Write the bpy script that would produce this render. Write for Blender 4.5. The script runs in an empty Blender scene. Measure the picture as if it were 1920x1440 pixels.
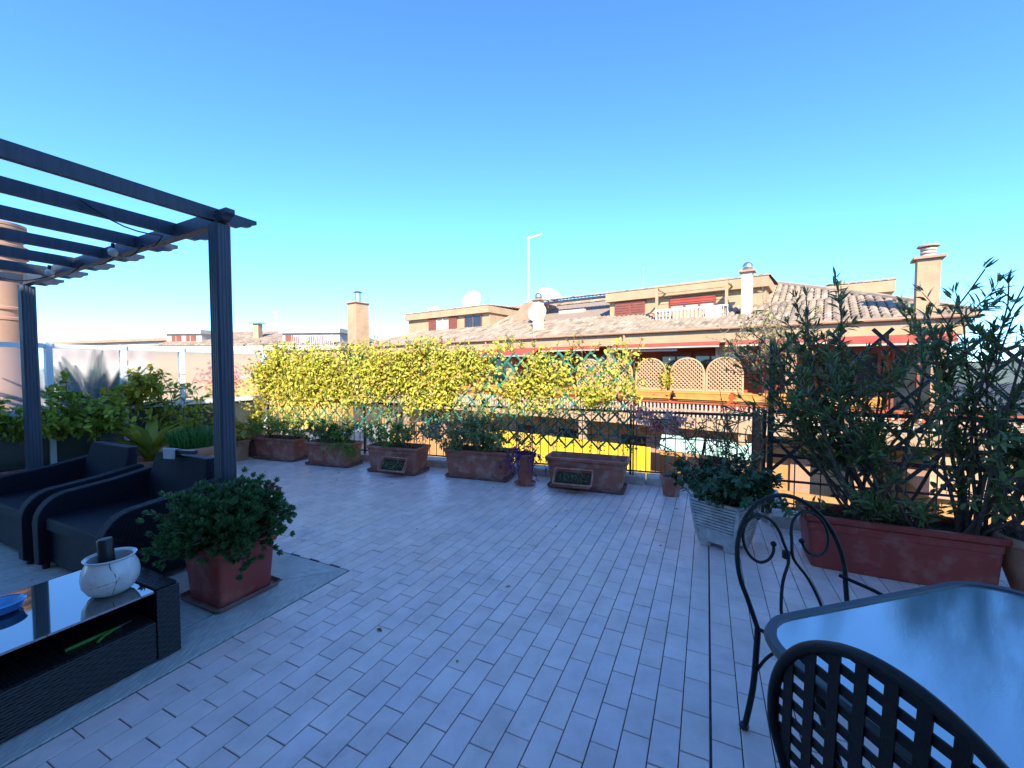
import bpy, math, random
import numpy as np
from math import radians as R, sin, cos, pi, atan2, sqrt
from mathutils import Vector, Matrix

random.seed(7)
rng = np.random.default_rng(11)
scn = bpy.context.scene
col = scn.collection

# ------------------------------------------------------------------ camera, sky, sun, exposure
cd = bpy.data.cameras.new('camera'); cam = bpy.data.objects.new('camera', cd); col.objects.link(cam)
cam.location = (0, 0, 1.5); cam.rotation_euler = (R(90) - math.atan(30 / 780), 0, 0)
cd.sensor_width = 36; cd.lens = 780 / 1920 * 36; cd.clip_start = 0.05; cd.clip_end = 3000
scn.camera = cam
SUN_EL = R(32); SUN_AZ = R(0)          # light travels towards +Y, turned by SUN_AZ
w = bpy.data.worlds.new('World'); scn.world = w; w.use_nodes = True
nt = w.node_tree; nt.nodes.clear()
sky = nt.nodes.new('ShaderNodeTexSky'); sky.sky_type = 'NISHITA'; sky.sun_disc = False
sky.sun_elevation = SUN_EL; sky.sun_rotation = pi + SUN_AZ
sky.altitude = 0; sky.air_density = 0.7; sky.dust_density = 0.0; sky.ozone_density = 8.0
bg = nt.nodes.new('ShaderNodeBackground'); bg.inputs[1].default_value = 0.15
wo = nt.nodes.new('ShaderNodeOutputWorld')
tint = nt.nodes.new('ShaderNodeMixRGB'); tint.blend_type = 'MULTIPLY'; tint.inputs[0].default_value = 1; tint.inputs[2].default_value = (0.74, 0.95, 1.0, 1)
hsv = nt.nodes.new('ShaderNodeHueSaturation'); hsv.inputs['Saturation'].default_value = 1.0     # deep clear winter blue, the same over the whole sky
nt.links.new(sky.outputs[0], tint.inputs[1]); nt.links.new(tint.outputs[0], hsv.inputs['Color'])
gm = nt.nodes.new('ShaderNodeGamma'); gm.inputs[1].default_value = 1.02; nt.links.new(hsv.outputs[0], gm.inputs[0])
sc_ = nt.nodes.new('ShaderNodeMixRGB'); sc_.blend_type = 'MULTIPLY'; sc_.inputs[0].default_value = 1; sc_.inputs[2].default_value = (1, 1, 1, 1)
nt.links.new(gm.outputs[0], sc_.inputs[1]); nt.links.new(sc_.outputs[0], bg.inputs[0]); nt.links.new(bg.outputs[0], wo.inputs[0])
sd = bpy.data.lights.new('sun', 'SUN'); sun = bpy.data.objects.new('sun', sd); col.objects.link(sun)
sd.energy = 3.3; sd.angle = R(0.53); sd.color = (1.0, 0.90, 0.72)
sun.rotation_euler = (R(90) - SUN_EL, 0, SUN_AZ); sun.location = (0, -20, 20)
scn.view_settings.view_transform = 'Standard'; scn.view_settings.look = 'None'
scn.view_settings.gamma = 1; scn.view_settings.use_curve_mapping = False
scn.view_settings.exposure = 1.82

# ------------------------------------------------------------------ materials
MATS = {}
def material(name, c, rough=0.7, c2=None, scale=8.0, bump=0.0, bscale=60.0, metal=0.0, ior=1.45, detail=6,
             stretch=None, stain=None, stain_scale=1.5, coat=0.0):
    """Principled with noise variation between c and c2, optional stain colour in big soft patches and fine bump"""
    if name in MATS: return MATS[name]
    m = bpy.data.materials.new(name); m.use_nodes = True; n = m.node_tree.nodes; l = m.node_tree.links
    b = n['Principled BSDF']; b.inputs['Roughness'].default_value = rough; b.inputs['Metallic'].default_value = metal
    b.inputs['IOR'].default_value = ior; b.inputs['Coat Weight'].default_value = coat
    tc = n.new('ShaderNodeTexCoord'); vec = tc.outputs['Object']
    if stretch:
        mp = n.new('ShaderNodeMapping'); mp.inputs['Scale'].default_value = stretch
        l.new(vec, mp.inputs[0]); vec = mp.outputs[0]
    if c2 is None: c2 = tuple(x * 0.78 for x in c)
    nz = n.new('ShaderNodeTexNoise'); nz.inputs['Scale'].default_value = scale; nz.inputs['Detail'].default_value = detail
    l.new(vec, nz.inputs[0])
    cr = n.new('ShaderNodeValToRGB'); cr.color_ramp.elements[0].position = 0.35; cr.color_ramp.elements[1].position = 0.65
    cr.color_ramp.elements[0].color = (*c2, 1); cr.color_ramp.elements[1].color = (*c, 1)
    l.new(nz.outputs[0], cr.inputs[0]); out = cr.outputs[0]
    if stain:
        nz2 = n.new('ShaderNodeTexNoise'); nz2.inputs['Scale'].default_value = stain_scale; nz2.inputs['Detail'].default_value = 8
        nz2.inputs['Roughness'].default_value = 0.65
        l.new(tc.outputs['Object'], nz2.inputs[0])
        mr = n.new('ShaderNodeMapRange'); mr.inputs[1].default_value = 0.5; mr.inputs[2].default_value = 0.75
        l.new(nz2.outputs[0], mr.inputs[0])
        mx = n.new('ShaderNodeMixRGB'); mx.inputs[2].default_value = (*stain, 1)
        l.new(mr.outputs[0], mx.inputs[0]); l.new(out, mx.inputs[1]); out = mx.outputs[0]
    l.new(out, b.inputs['Base Color'])
    if bump:
        nb = n.new('ShaderNodeTexNoise'); nb.inputs['Scale'].default_value = bscale; nb.inputs['Detail'].default_value = 4
        l.new(vec, nb.inputs[0])
        bp = n.new('ShaderNodeBump'); bp.inputs['Strength'].default_value = bump; bp.inputs['Distance'].default_value = 0.01
        l.new(nb.outputs[0], bp.inputs['Height']); l.new(bp.outputs[0], b.inputs['Normal'])
    MATS[name] = m; return m

def island_mat(name, cols, rough=0.6, trans=0.3, spec=0.4, noise=None):
    """each leaf, tile or pebble (mesh island) takes its own colour from the ramp"""
    if name in MATS: return MATS[name]
    m = bpy.data.materials.new(name); m.use_nodes = True; n = m.node_tree.nodes; l = m.node_tree.links
    b = n['Principled BSDF']; b.inputs['Roughness'].default_value = rough; b.inputs['Specular IOR Level'].default_value = spec
    g = n.new('ShaderNodeNewGeometry'); cr = n.new('ShaderNodeValToRGB'); cr.color_ramp.interpolation = 'LINEAR'
    e = cr.color_ramp.elements
    while len(e) < len(cols): e.new(0.5)
    for i, c in enumerate(cols):
        e[i].position = i / max(1, len(cols) - 1); e[i].color = (*c, 1)
    l.new(g.outputs['Random Per Island'], cr.inputs[0]); out = cr.outputs[0]
    if noise:
        tc = n.new('ShaderNodeTexCoord'); nz = n.new('ShaderNodeTexNoise'); nz.inputs['Scale'].default_value = noise
        nz.inputs['Detail'].default_value = 6; l.new(tc.outputs['Object'], nz.inputs[0])
        hs = n.new('ShaderNodeMapRange'); hs.inputs[1].default_value = 0.3; hs.inputs[2].default_value = 0.7
        hs.inputs[3].default_value = 0.72; hs.inputs[4].default_value = 1.15; l.new(nz.outputs[0], hs.inputs[0])
        mm = n.new('ShaderNodeMixRGB'); mm.blend_type = 'MULTIPLY'; mm.inputs[0].default_value = 1
        l.new(out, mm.inputs[1]); l.new(hs.outputs[0], mm.inputs[2]); out = mm.outputs[0]
    l.new(out, b.inputs['Base Color'])
    if trans:
        t = n.new('ShaderNodeBsdfTranslucent'); l.new(out, t.inputs[0])
        mx = n.new('ShaderNodeMixShader'); mx.inputs[0].default_value = trans
        l.new(b.outputs[0], mx.inputs[1]); l.new(t.outputs[0], mx.inputs[2])
        l.new(mx.outputs[0], n['Material Output'].inputs[0])
    MATS[name] = m; return m

def object_mat(name, cols, rough=0.5, noise=6.0, amount=0.18, bump=0.05, bscale=120, stain=None):
    """alike pieces: colour by the object's own random number, plus fine dirt"""
    m = bpy.data.materials.new(name); m.use_nodes = True; n = m.node_tree.nodes; l = m.node_tree.links
    b = n['Principled BSDF']; b.inputs['Roughness'].default_value = rough
    oi = n.new('ShaderNodeObjectInfo'); g = n.new('ShaderNodeNewGeometry')
    ad = n.new('ShaderNodeMath'); ad.operation = 'ADD'; l.new(oi.outputs['Random'], ad.inputs[0]); l.new(g.outputs['Random Per Island'], ad.inputs[1])
    fr = n.new('ShaderNodeMath'); fr.operation = 'FRACT'; l.new(ad.outputs[0], fr.inputs[0])
    cr = n.new('ShaderNodeValToRGB'); e = cr.color_ramp.elements
    while len(e) < len(cols): e.new(0.5)
    for i, c in enumerate(cols): e[i].position = i / (len(cols) - 1); e[i].color = (*c, 1)
    l.new(fr.outputs[0], cr.inputs[0])
    nz = n.new('ShaderNodeTexNoise'); nz.inputs['Scale'].default_value = noise; nz.inputs['Detail'].default_value = 9
    nz.inputs['Roughness'].default_value = 0.65
    l.new(g.outputs['Position'], nz.inputs[0])
    mr = n.new('ShaderNodeMapRange'); mr.inputs[1].default_value = 0.3; mr.inputs[2].default_value = 0.7
    mr.inputs[3].default_value = 1 - amount; mr.inputs[4].default_value = 1 + amount * 0.5; l.new(nz.outputs[0], mr.inputs[0])
    mx = n.new('ShaderNodeMixRGB'); mx.blend_type = 'MULTIPLY'; mx.inputs[0].default_value = 1
    l.new(cr.outputs[0], mx.inputs[1]); l.new(mr.outputs[0], mx.inputs[2]); out = mx.outputs[0]
    # dirt: sparse darker blots
    nz2 = n.new('ShaderNodeTexNoise'); nz2.inputs['Scale'].default_value = 2.3; nz2.inputs['Detail'].default_value = 10
    nz2.inputs['Roughness'].default_value = 0.7; l.new(g.outputs['Position'], nz2.inputs[0])
    m2 = n.new('ShaderNodeMapRange'); m2.inputs[1].default_value = 0.56; m2.inputs[2].default_value = 0.74
    m2.inputs[3].default_value = 0; m2.inputs[4].default_value = 0.5; l.new(nz2.outputs[0], m2.inputs[0])
    mx2 = n.new('ShaderNodeMixRGB'); mx2.inputs[2].default_value = (*(stain or (0.2, 0.18, 0.16)), 1)
    l.new(m2.outputs[0], mx2.inputs[0]); l.new(out, mx2.inputs[1])
    l.new(mx2.outputs[0], b.inputs['Base Color'])
    rr = n.new('ShaderNodeMapRange'); rr.inputs[1].default_value = 0.3; rr.inputs[2].default_value = 0.7
    rr.inputs[3].default_value = rough - 0.1; rr.inputs[4].default_value = rough + 0.12
    l.new(nz2.outputs[0], rr.inputs[0]); l.new(rr.outputs[0], b.inputs['Roughness'])
    nb = n.new('ShaderNodeTexNoise'); nb.inputs['Scale'].default_value = bscale; l.new(g.outputs['Position'], nb.inputs[0])
    bp = n.new('ShaderNodeBump'); bp.inputs['Strength'].default_value = bump; bp.inputs['Distance'].default_value = 0.005
    l.new(nb.outputs[0], bp.inputs['Height']); l.new(bp.outputs[0], b.inputs['Normal'])
    MATS[name] = m; return m

def weave_mat(name, c, c2, sx, sz):
    """fine plastic wicker seen too small to build strand by strand"""
    m = material(name, c, 0.55, c2, 30); m.node_tree.nodes['Principled BSDF'].inputs['Specular IOR Level'].default_value = 0.22
    n = m.node_tree.nodes; l = m.node_tree.links; b = n['Principled BSDF']
    tc = n.new('ShaderNodeTexCoord'); s = n.new('ShaderNodeSeparateXYZ'); l.new(tc.outputs['Object'], s.inputs[0])
    ad = n.new('ShaderNodeMath'); ad.operation = 'ADD'; l.new(s.outputs[0], ad.inputs[0]); l.new(s.outputs[1], ad.inputs[1])
    a = n.new('ShaderNodeMath'); a.operation = 'MULTIPLY'; a.inputs[1].default_value = sx; l.new(ad.outputs[0], a.inputs[0])
    a2 = n.new('ShaderNodeMath'); a2.operation = 'SINE'; l.new(a.outputs[0], a2.inputs[0])
    z = n.new('ShaderNodeMath'); z.operation = 'MULTIPLY'; z.inputs[1].default_value = sz; l.new(s.outputs[2], z.inputs[0])
    z2 = n.new('ShaderNodeMath'); z2.operation = 'SINE'; l.new(z.outputs[0], z2.inputs[0])
    mu = n.new('ShaderNodeMath'); mu.operation = 'MULTIPLY'; l.new(a2.outputs[0], mu.inputs[0]); l.new(z2.outputs[0], mu.inputs[1])
    bp = n.new('ShaderNodeBump'); bp.inputs['Strength'].default_value = 0.7; bp.inputs['Distance'].default_value = 0.004
    l.new(mu.outputs[0], bp.inputs['Height']); l.new(bp.outputs[0], b.inputs['Normal'])
    return m

def frosted(name, c, rough):
    m = bpy.data.materials.new(name); m.use_nodes = True; n = m.node_tree.nodes; l = m.node_tree.links
    b = n['Principled BSDF']; b.inputs['Base Color'].default_value = (*c, 1); b.inputs['Roughness'].default_value = rough
    b.inputs['Transmission Weight'].default_value = 1.0; b.inputs['IOR'].default_value = 1.12
    t = n.new('ShaderNodeBsdfTranslucent'); t.inputs[0].default_value = (0.75, 0.8, 0.82, 1)
    nz = n.new('ShaderNodeTexNoise'); nz.inputs['Scale'].default_value = 3; mr = n.new('ShaderNodeMapRange')
    mr.inputs[3].default_value = 0.08; mr.inputs[4].default_value = 0.14
    l.new(nz.outputs[0], mr.inputs[0])
    mx = n.new('ShaderNodeMixShader'); l.new(mr.outputs[0], mx.inputs[0])
    l.new(b.outputs[0], mx.inputs[1]); l.new(t.outputs[0], mx.inputs[2]); l.new(mx.outputs[0], n['Material Output'].inputs[0])
    MATS[name] = m; return m

TILE = object_mat('floor_tile', [(0.76, 0.58, 0.54), (0.85, 0.65, 0.58), (0.80, 0.62, 0.59), (0.87, 0.68, 0.61), (0.78, 0.59, 0.53)], 0.36, 5.0, 0.18, 0.12, 220, (0.30, 0.28, 0.28))
GROUT = material('grout', (0.075, 0.07, 0.07), 0.95, (0.04, 0.04, 0.04), 25)
TRAV = material('travertine', (0.62, 0.61, 0.56), 0.5, (0.36, 0.36, 0.34), 10, 0.25, 40, stretch=(14, 1.2, 1), stain=(0.33, 0.33, 0.31), stain_scale=2.5, detail=9)
TRAV2 = material('travertine_cross', (0.62, 0.61, 0.56), 0.5, (0.36, 0.36, 0.34), 10, 0.25, 40, stretch=(1.2, 14, 1), stain=(0.33, 0.33, 0.31), stain_scale=2.5, detail=9)
KERB = material('kerb_stone', (0.60, 0.55, 0.47), 0.75, (0.42, 0.39, 0.34), 9, 0.2, 50, stain=(0.25, 0.22, 0.19), stain_scale=3)
ANTH = material('anthracite_wood', (0.042, 0.060, 0.088), 0.5, (0.030, 0.043, 0.064), 6, 0.12, 40, stretch=(8, 8, 0.6))
RATTAN = weave_mat('rattan', (0.010, 0.011, 0.020), (0.006, 0.007, 0.013), 300, 420)
STRAND = material('rattan_strand', (0.026, 0.022, 0.023), 0.4, (0.012, 0.011, 0.012), 60)
IRON = material('wrought_iron', (0.010, 0.010, 0.012), 0.5, (0.016, 0.015, 0.015), 50, 0.15, 200); IRON.node_tree.nodes['Principled BSDF'].inputs['Specular IOR Level'].default_value = 0.25
RAILM = material('railing_paint', (0.045, 0.032, 0.028), 0.6, (0.09, 0.045, 0.03), 18)
GREENP = material('trellis_plastic', (0.015, 0.16, 0.125), 0.5, (0.02, 0.22, 0.17), 12)
GREEND = material('trellis_dark_wood', (0.035, 0.05, 0.045), 0.7, (0.05, 0.06, 0.05), 12)
TERRA = material('terracotta_plastic', (0.46, 0.16, 0.10), 0.6, (0.36, 0.12, 0.075), 5, 0.05, 80, stain=(0.58, 0.40, 0.33), stain_scale=7)
TERRA2 = material('terracotta_clay', (0.46, 0.22, 0.13), 0.85, (0.36, 0.16, 0.09), 6, 0.2, 50, stain=(0.55, 0.42, 0.33), stain_scale=3)
REDP = material('red_planter_plastic', (0.38, 0.06, 0.045), 0.5, (0.29, 0.045, 0.036), 4, 0.05, 60, stretch=(1, 1, 0.4), stain=(0.44, 0.17, 0.13), stain_scale=7)
SAUCER = material('saucer_plastic', (0.24, 0.12, 0.095), 0.6, (0.18, 0.09, 0.075), 8, stain=(0.34, 0.26, 0.23), stain_scale=5)
CONC = material('weathered_concrete', (0.62, 0.62, 0.59), 0.9, (0.45, 0.46, 0.45), 14, 0.3, 60, stain=(0.24, 0.26, 0.26), stain_scale=9)
SOIL = material('soil', (0.035, 0.024, 0.018), 0.95, (0.07, 0.05, 0.035), 30, 0.8, 60)
WHITE = material('white_frame', (0.74, 0.76, 0.78), 0.45, (0.66, 0.68, 0.70), 6)
CERAM = material('white_ceramic', (0.72, 0.71, 0.68), 0.3, (0.62, 0.61, 0.58), 5, coat=0.3, stain=(0.42, 0.38, 0.34), stain_scale=9)
BLUEC = material('blue_ceramic', (0.03, 0.16, 0.42), 0.25, (0.02, 0.09, 0.30), 7, coat=0.4)
BLUEI = material('pale_blue_glaze', (0.10, 0.36, 0.62), 0.25, (0.06, 0.28, 0.55), 9, coat=0.4)
DARK = material('black_plastic', (0.012, 0.013, 0.016), 0.4)
GREY = material('pale_grey_plastic', (0.5, 0.52, 0.53), 0.5)
CRACK = material('crack_line', (0.10, 0.085, 0.075), 0.9)
BARK = material('bark', (0.15, 0.11, 0.085), 0.9, (0.085, 0.062, 0.05), 25, 0.5, 60)
TWIG = material('pale_twig', (0.30, 0.25, 0.20), 0.9, (0.18, 0.14, 0.11), 25)
STEEL = material('steel', (0.55, 0.56, 0.57), 0.3, (0.45, 0.46, 0.47), 10, metal=0.9)
BULB = material('bulb_glass', (0.62, 0.62, 0.58), 0.25, (0.55, 0.55, 0.52), 6, coat=0.4)
GTOP = material('dark_glass_top', (0.02, 0.028, 0.03), 0.03, (0.03, 0.04, 0.042), 3, ior=4.6)
GTEX = material('textured_glass_top', (0.12, 0.24, 0.28), 0.03, (0.07, 0.15, 0.19), 6, 0.03, 220, ior=4.8)
FROST = frosted('frosted_glass', (0.93, 0.96, 0.97), 0.20)
DARKGL = material('dark_frosted_panel', (0.07, 0.09, 0.085), 0.2, (0.045, 0.06, 0.055), 3)
# opposite buildings
WALLC = material('cream_plaster', (0.44, 0.30, 0.175), 0.9, (0.39, 0.26, 0.15), 2.0, 0.1, 30, stain=(0.32, 0.215, 0.13), stain_scale=1.2)
WALLP = material('pink_plaster', (0.42, 0.25, 0.16), 0.9, (0.37, 0.215, 0.14), 2.0, stain=(0.31, 0.19, 0.13), stain_scale=1.2)
WALLO = material('orange_plaster', (0.48, 0.24, 0.085), 0.9, (0.43, 0.21, 0.07), 1.5, stain=(0.45, 0.27, 0.14), stain_scale=0.8)
WALLR = material('red_plaster', (0.40, 0.085, 0.035), 0.9, (0.34, 0.07, 0.03), 1.5)
WALLW = material('pale_plaster', (0.54, 0.46, 0.37), 0.9, (0.48, 0.40, 0.32), 1.5, stain=(0.39, 0.33, 0.27), stain_scale=1.0)
YELF = material('yellow_fabric', (0.72, 0.48, 0.02), 0.85, (0.66, 0.42, 0.02), 3)
REDF = material('red_fabric', (0.36, 0.065, 0.045), 0.85, (0.30, 0.05, 0.04), 3)
MINT = material('mint_fabric', (0.35, 0.55, 0.45), 0.85)
SHUT = material('brown_shutter', (0.23, 0.07, 0.045), 0.7, (0.18, 0.055, 0.04), 6)
PANE = material('window_pane', (0.02, 0.025, 0.03), 0.08, (0.03, 0.035, 0.04), 2, ior=1.6)
WOODL = material('lattice_wood', (0.55, 0.33, 0.18), 0.8, (0.46, 0.27, 0.14), 8)
OTROUGH = material('orange_trough', (0.62, 0.28, 0.06), 0.7, (0.55, 0.23, 0.05), 4)
ROOFT = island_mat('roof_tile', [(0.26, 0.20, 0.145), (0.38, 0.295, 0.22), (0.32, 0.235, 0.165), (0.42, 0.335, 0.255), (0.20, 0.15, 0.115)], 0.9, 0, 0.2, 3)
ROOFB = material('roof_underlay', (0.30, 0.23, 0.18), 0.9)
ASPH = material('asphalt', (0.06, 0.06, 0.06), 0.9, (0.045, 0.045, 0.045), 3)
# leaves
L_VINE = island_mat('vine_leaf', [(0.46, 0.48, 0.05), (0.62, 0.56, 0.05), (0.24, 0.32, 0.04), (0.66, 0.56, 0.06), (0.34, 0.40, 0.05), (0.48, 0.27, 0.08), (0.55, 0.55, 0.10), (0.18, 0.24, 0.04)], 0.55, 0.3)
L_GREEN = island_mat('green_leaf', [(0.07, 0.19, 0.03), (0.12, 0.26, 0.04), (0.06, 0.14, 0.03), (0.18, 0.30, 0.04)], 0.5, 0.3)
L_LEMON = island_mat('lemon_leaf', [(0.17, 0.27, 0.03), (0.32, 0.40, 0.04), (0.46, 0.47, 0.05), (0.21, 0.33, 0.03), (0.55, 0.50, 0.05)], 0.4, 0.35)
L_YELL = island_mat('yellow_leaf', [(0.45, 0.42, 0.04), (0.60, 0.48, 0.03), (0.26, 0.34, 0.04), (0.55, 0.36, 0.03)], 0.5, 0.35)
L_BROAD = island_mat('broad_leaf', [(0.28, 0.34, 0.04), (0.42, 0.40, 0.04), (0.16, 0.26, 0.04), (0.52, 0.38, 0.04)], 0.4, 0.35)
L_FERN = island_mat('fern_leaf', [(0.13, 0.29, 0.04), (0.20, 0.36, 0.05), (0.30, 0.40, 0.06)], 0.5, 0.35)
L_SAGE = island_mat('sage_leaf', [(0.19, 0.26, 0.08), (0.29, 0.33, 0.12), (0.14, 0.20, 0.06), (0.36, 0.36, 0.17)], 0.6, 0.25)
L_DARK = island_mat('dark_leaf', [(0.04, 0.11, 0.045), (0.06, 0.15, 0.065), (0.03, 0.08, 0.032), (0.11, 0.19, 0.09)], 0.4, 0.2)
L_JADE = island_mat('jade_leaf', [(0.06, 0.15, 0.05), (0.09, 0.21, 0.065), (0.04, 0.11, 0.04), (0.12, 0.24, 0.08)], 0.32, 0.1)
L_OLEA = island_mat('oleander_leaf', [(0.11, 0.18, 0.05), (0.17, 0.25, 0.07), (0.08, 0.14, 0.04), (0.26, 0.31, 0.10)], 0.4, 0.2)
L_PURP = island_mat('purple_leaf', [(0.10, 0.03, 0.16), (0.16, 0.05, 0.24), (0.06, 0.02, 0.10)], 0.5, 0.2)
L_PINK = island_mat('pink_leaf', [(0.60, 0.26, 0.22), (0.72, 0.52, 0.44), (0.40, 0.10, 0.13), (0.70, 0.42, 0.32)], 0.5, 0.3)
L_CHIVE = island_mat('chive_blade', [(0.04, 0.16, 0.03), (0.07, 0.22, 0.04), (0.03, 0.11, 0.025)], 0.45, 0.2)
L_PALM = island_mat('palm_leaf', [(0.03, 0.075, 0.025), (0.05, 0.11, 0.04)], 0.5, 0.15)
L_RED = island_mat('red_blossom', [(0.6, 0.05, 0.06), (0.7, 0.10, 0.10)], 0.6, 0.3)
L_FLOWER = material('magenta_petal', (0.65, 0.03, 0.16), 0.6)
L_MOSS = island_mat('moss', [(0.04, 0.07, 0.015), (0.07, 0.10, 0.02), (0.05, 0.04, 0.02)], 0.9, 0.1)
L_TREE = island_mat('tree_leaf', [(0.12, 0.17, 0.04), (0.20, 0.24, 0.06), (0.08, 0.12, 0.03)], 0.6, 0.3)

# ------------------------------------------------------------------ helpers
class MB:
    """collects shapes into ONE mesh"""
    def __init__(s): s.v = []; s.f = []
    def add(s, v, f):
        o = len(s.v); s.v.extend([tuple(p) for p in v]); s.f.extend([tuple(i + o for i in q) for q in f]); return s
    def box(s, x0, x1, y0, y1, z0, z1, M=None):
        v = [Vector(p) for p in ((x0,y0,z0),(x1,y0,z0),(x1,y1,z0),(x0,y1,z0),(x0,y0,z1),(x1,y0,z1),(x1,y1,z1),(x0,y1,z1))]
        if M is not None: v = [M @ p for p in v]
        return s.add(v, [(0,3,2,1),(4,5,6,7),(0,1,5,4),(1,2,6,5),(2,3,7,6),(3,0,4,7)])
    def bar(s, a, b, w, h, up=(0,0,1)):
        """box from a to b, w across, h along up"""
        a = Vector(a); b = Vector(b); d = (b - a).normalized(); u = Vector(up)
        if abs(d.dot(u)) > 0.99: u = Vector((1, 0, 0))
        r = d.cross(u).normalized(); u = r.cross(d).normalized()
        v = []
        for p in (a, b):
            for i, j in ((-1,-1),(1,-1),(1,1),(-1,1)): v.append(p + r * (w / 2 * i) + u * (h / 2 * j))
        return s.add(v, [(0,1,2,3),(7,6,5,4),(0,4,5,1),(1,5,6,2),(2,6,7,3),(3,7,4,0)])
    def tube(s, pts, r, n=6, closed=False):
        pts = [Vector(p) for p in pts]; k = len(pts); rs = r if isinstance(r, (list, tuple)) else [r] * k
        v = []; prev = None
        for i, p in enumerate(pts):
            if closed: d = pts[(i + 1) % k] - pts[i - 1]
            else: d = pts[min(i + 1, k - 1)] - pts[max(i - 1, 0)]
            if d.length < 1e-9: d = Vector((0, 0, 1))
            d.normalize()
            if prev is None:
                a = Vector((0, 0, 1)) if abs(d.z) < 0.9 else Vector((1, 0, 0))
            else: a = prev
            x = (a - d * a.dot(d))
            if x.length < 1e-6: x = Vector((1, 0, 0)) - d * d.x
            x.normalize(); prev = x; y = d.cross(x)
            for j in range(n):
                t = 2 * pi * j / n; v.append(p + (x * cos(t) + y * sin(t)) * rs[i])
        f = []
        m = k if closed else k - 1
        for i in range(m):
            for j in range(n):
                a0 = i * n + j; a1 = i * n + (j + 1) % n; b0 = ((i + 1) % k) * n + j; b1 = ((i + 1) % k) * n + (j + 1) % n
                f.append((a0, a1, b1, b0))
        if not closed:
            f.append(tuple(range(n - 1, -1, -1))); f.append(tuple((k - 1) * n + j for j in range(n)))
        return s.add(v, f)
    def loft(s, loops, cap0=True, cap1=True):
        n = len(loops[0]); v = [p for lp in loops for p in lp]; f = []
        for i in range(len(loops) - 1):
            for j in range(n):
                f.append((i*n + j, i*n + (j+1) % n, (i+1)*n + (j+1) % n, (i+1)*n + j))
        if cap0: f.append(tuple(range(n - 1, -1, -1)))
        if cap1: f.append(tuple((len(loops)-1)*n + j for j in range(n)))
        return s.add(v, f)
    def lathe(s, prof, n=24, c=(0, 0, 0), cap0=True, cap1=False):
        return s.loft([[(c[0] + r*cos(2*pi*j/n), c[1] + r*sin(2*pi*j/n), c[2] + z) for j in range(n)] for r, z in prof], cap0, cap1)
    def prism(s, poly, axis, a, b):
        """polygon (2d) extruded along axis x, y or z from a to b"""
        def P(p, t): return (t, p[0], p[1]) if axis == 'x' else (p[0], t, p[1]) if axis == 'y' else (p[0], p[1], t)
        n = len(poly)
        v = [P(p, a) for p in poly] + [P(p, b) for p in poly]
        f = [tuple(range(n - 1, -1, -1)), tuple(range(n, 2 * n))] + [(j, (j+1) % n, n + (j+1) % n, n + j) for j in range(n)]
        return s.add(v, f)
    def sphere(s, c, r, n=10, m=6, sz=1.0):
        lp = []
        for i in range(m + 1):
            t = pi * i / m; rr = max(r * sin(t), 1e-4)
            lp.append([(c[0] + rr*cos(2*pi*j/n), c[1] + rr*sin(2*pi*j/n), c[2] - r*sz*cos(t)) for j in range(n)])
        return s.loft(lp)
    def mesh(s, name, mat, smooth=False):
        me = bpy.data.meshes.new(name); me.from_pydata(s.v, [], s.f); me.validate(); 
        if mat: me.materials.append(mat)
        if smooth:
            me.shade_smooth()
            try: me.set_sharp_from_angle(angle=R(38))
            except Exception: pass
        me.update(); return me
    def build(s, name, mat, parent=None, smooth=False, loc=None, rz=None, kind=None, label=None):
        import bmesh
        me = s.mesh(name, mat, False)
        bm = bmesh.new(); bm.from_mesh(me); bmesh.ops.recalc_face_normals(bm, faces=bm.faces); bm.to_mesh(me); bm.free()
        if smooth:
            me.shade_smooth()
            try: me.set_sharp_from_angle(angle=R(38))
            except Exception: pass
        return link(name, me, parent, loc, rz, kind, label)

def link(name, me, parent=None, loc=None, rz=None, kind=None, label=None):
    o = bpy.data.objects.new(name, me); col.objects.link(o)
    if parent: o.parent = parent
    if loc is not None: o.location = loc
    if rz is not None: o.rotation_euler = (0, 0, rz)
    if kind: o['kind'] = kind
    if label: o['label'] = label
    return o

def thing(name, label, cat, loc=(0, 0, 0), rz=0.0, group=None):
    o = link(name, None, None, loc, rz); o.empty_display_size = 0.1
    o['label'] = label; o['category'] = cat
    if group: o['group'] = group
    return o
def tag(o, label, cat, group=None):
    o['label'] = label; o['category'] = cat
    if group: o['group'] = group
    return o

def bevel(o, wd=0.004, seg=2):
    m = o.modifiers.new('bevel', 'BEVEL'); m.width = wd; m.segments = seg; m.limit_method = 'ANGLE'; m.angle_limit = R(40)
    return o

def rrect(lx, ly, r, z, n=3, cx=0, cy=0):
    p = []
    for (sx, sy, a0) in ((1, 1, 0), (-1, 1, pi/2), (-1, -1, pi), (1, -1, 3*pi/2)):
        for k in range(n + 1):
            a = a0 + pi/2 * k / n
            p.append((cx + sx*(lx/2 - r) + r*cos(a), cy + sy*(ly/2 - r) + r*sin(a), z))
    return p

def smooth(pts, k=5):
    p = [Vector(q) for q in pts]; p = [p[0]*2 - p[1]] + p + [p[-1]*2 - p[-2]]; out = []
    for i in range(1, len(p) - 2):
        a, b, c, d = p[i-1], p[i], p[i+1], p[i+2]
        for j in range(k):
            t = j / k; out.append(0.5 * ((2*b) + (c - a)*t + (2*a - 5*b + 4*c - d)*t*t + (3*b - a - 3*c + d)*t**3))
    out.append(p[-2]); return out
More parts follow.
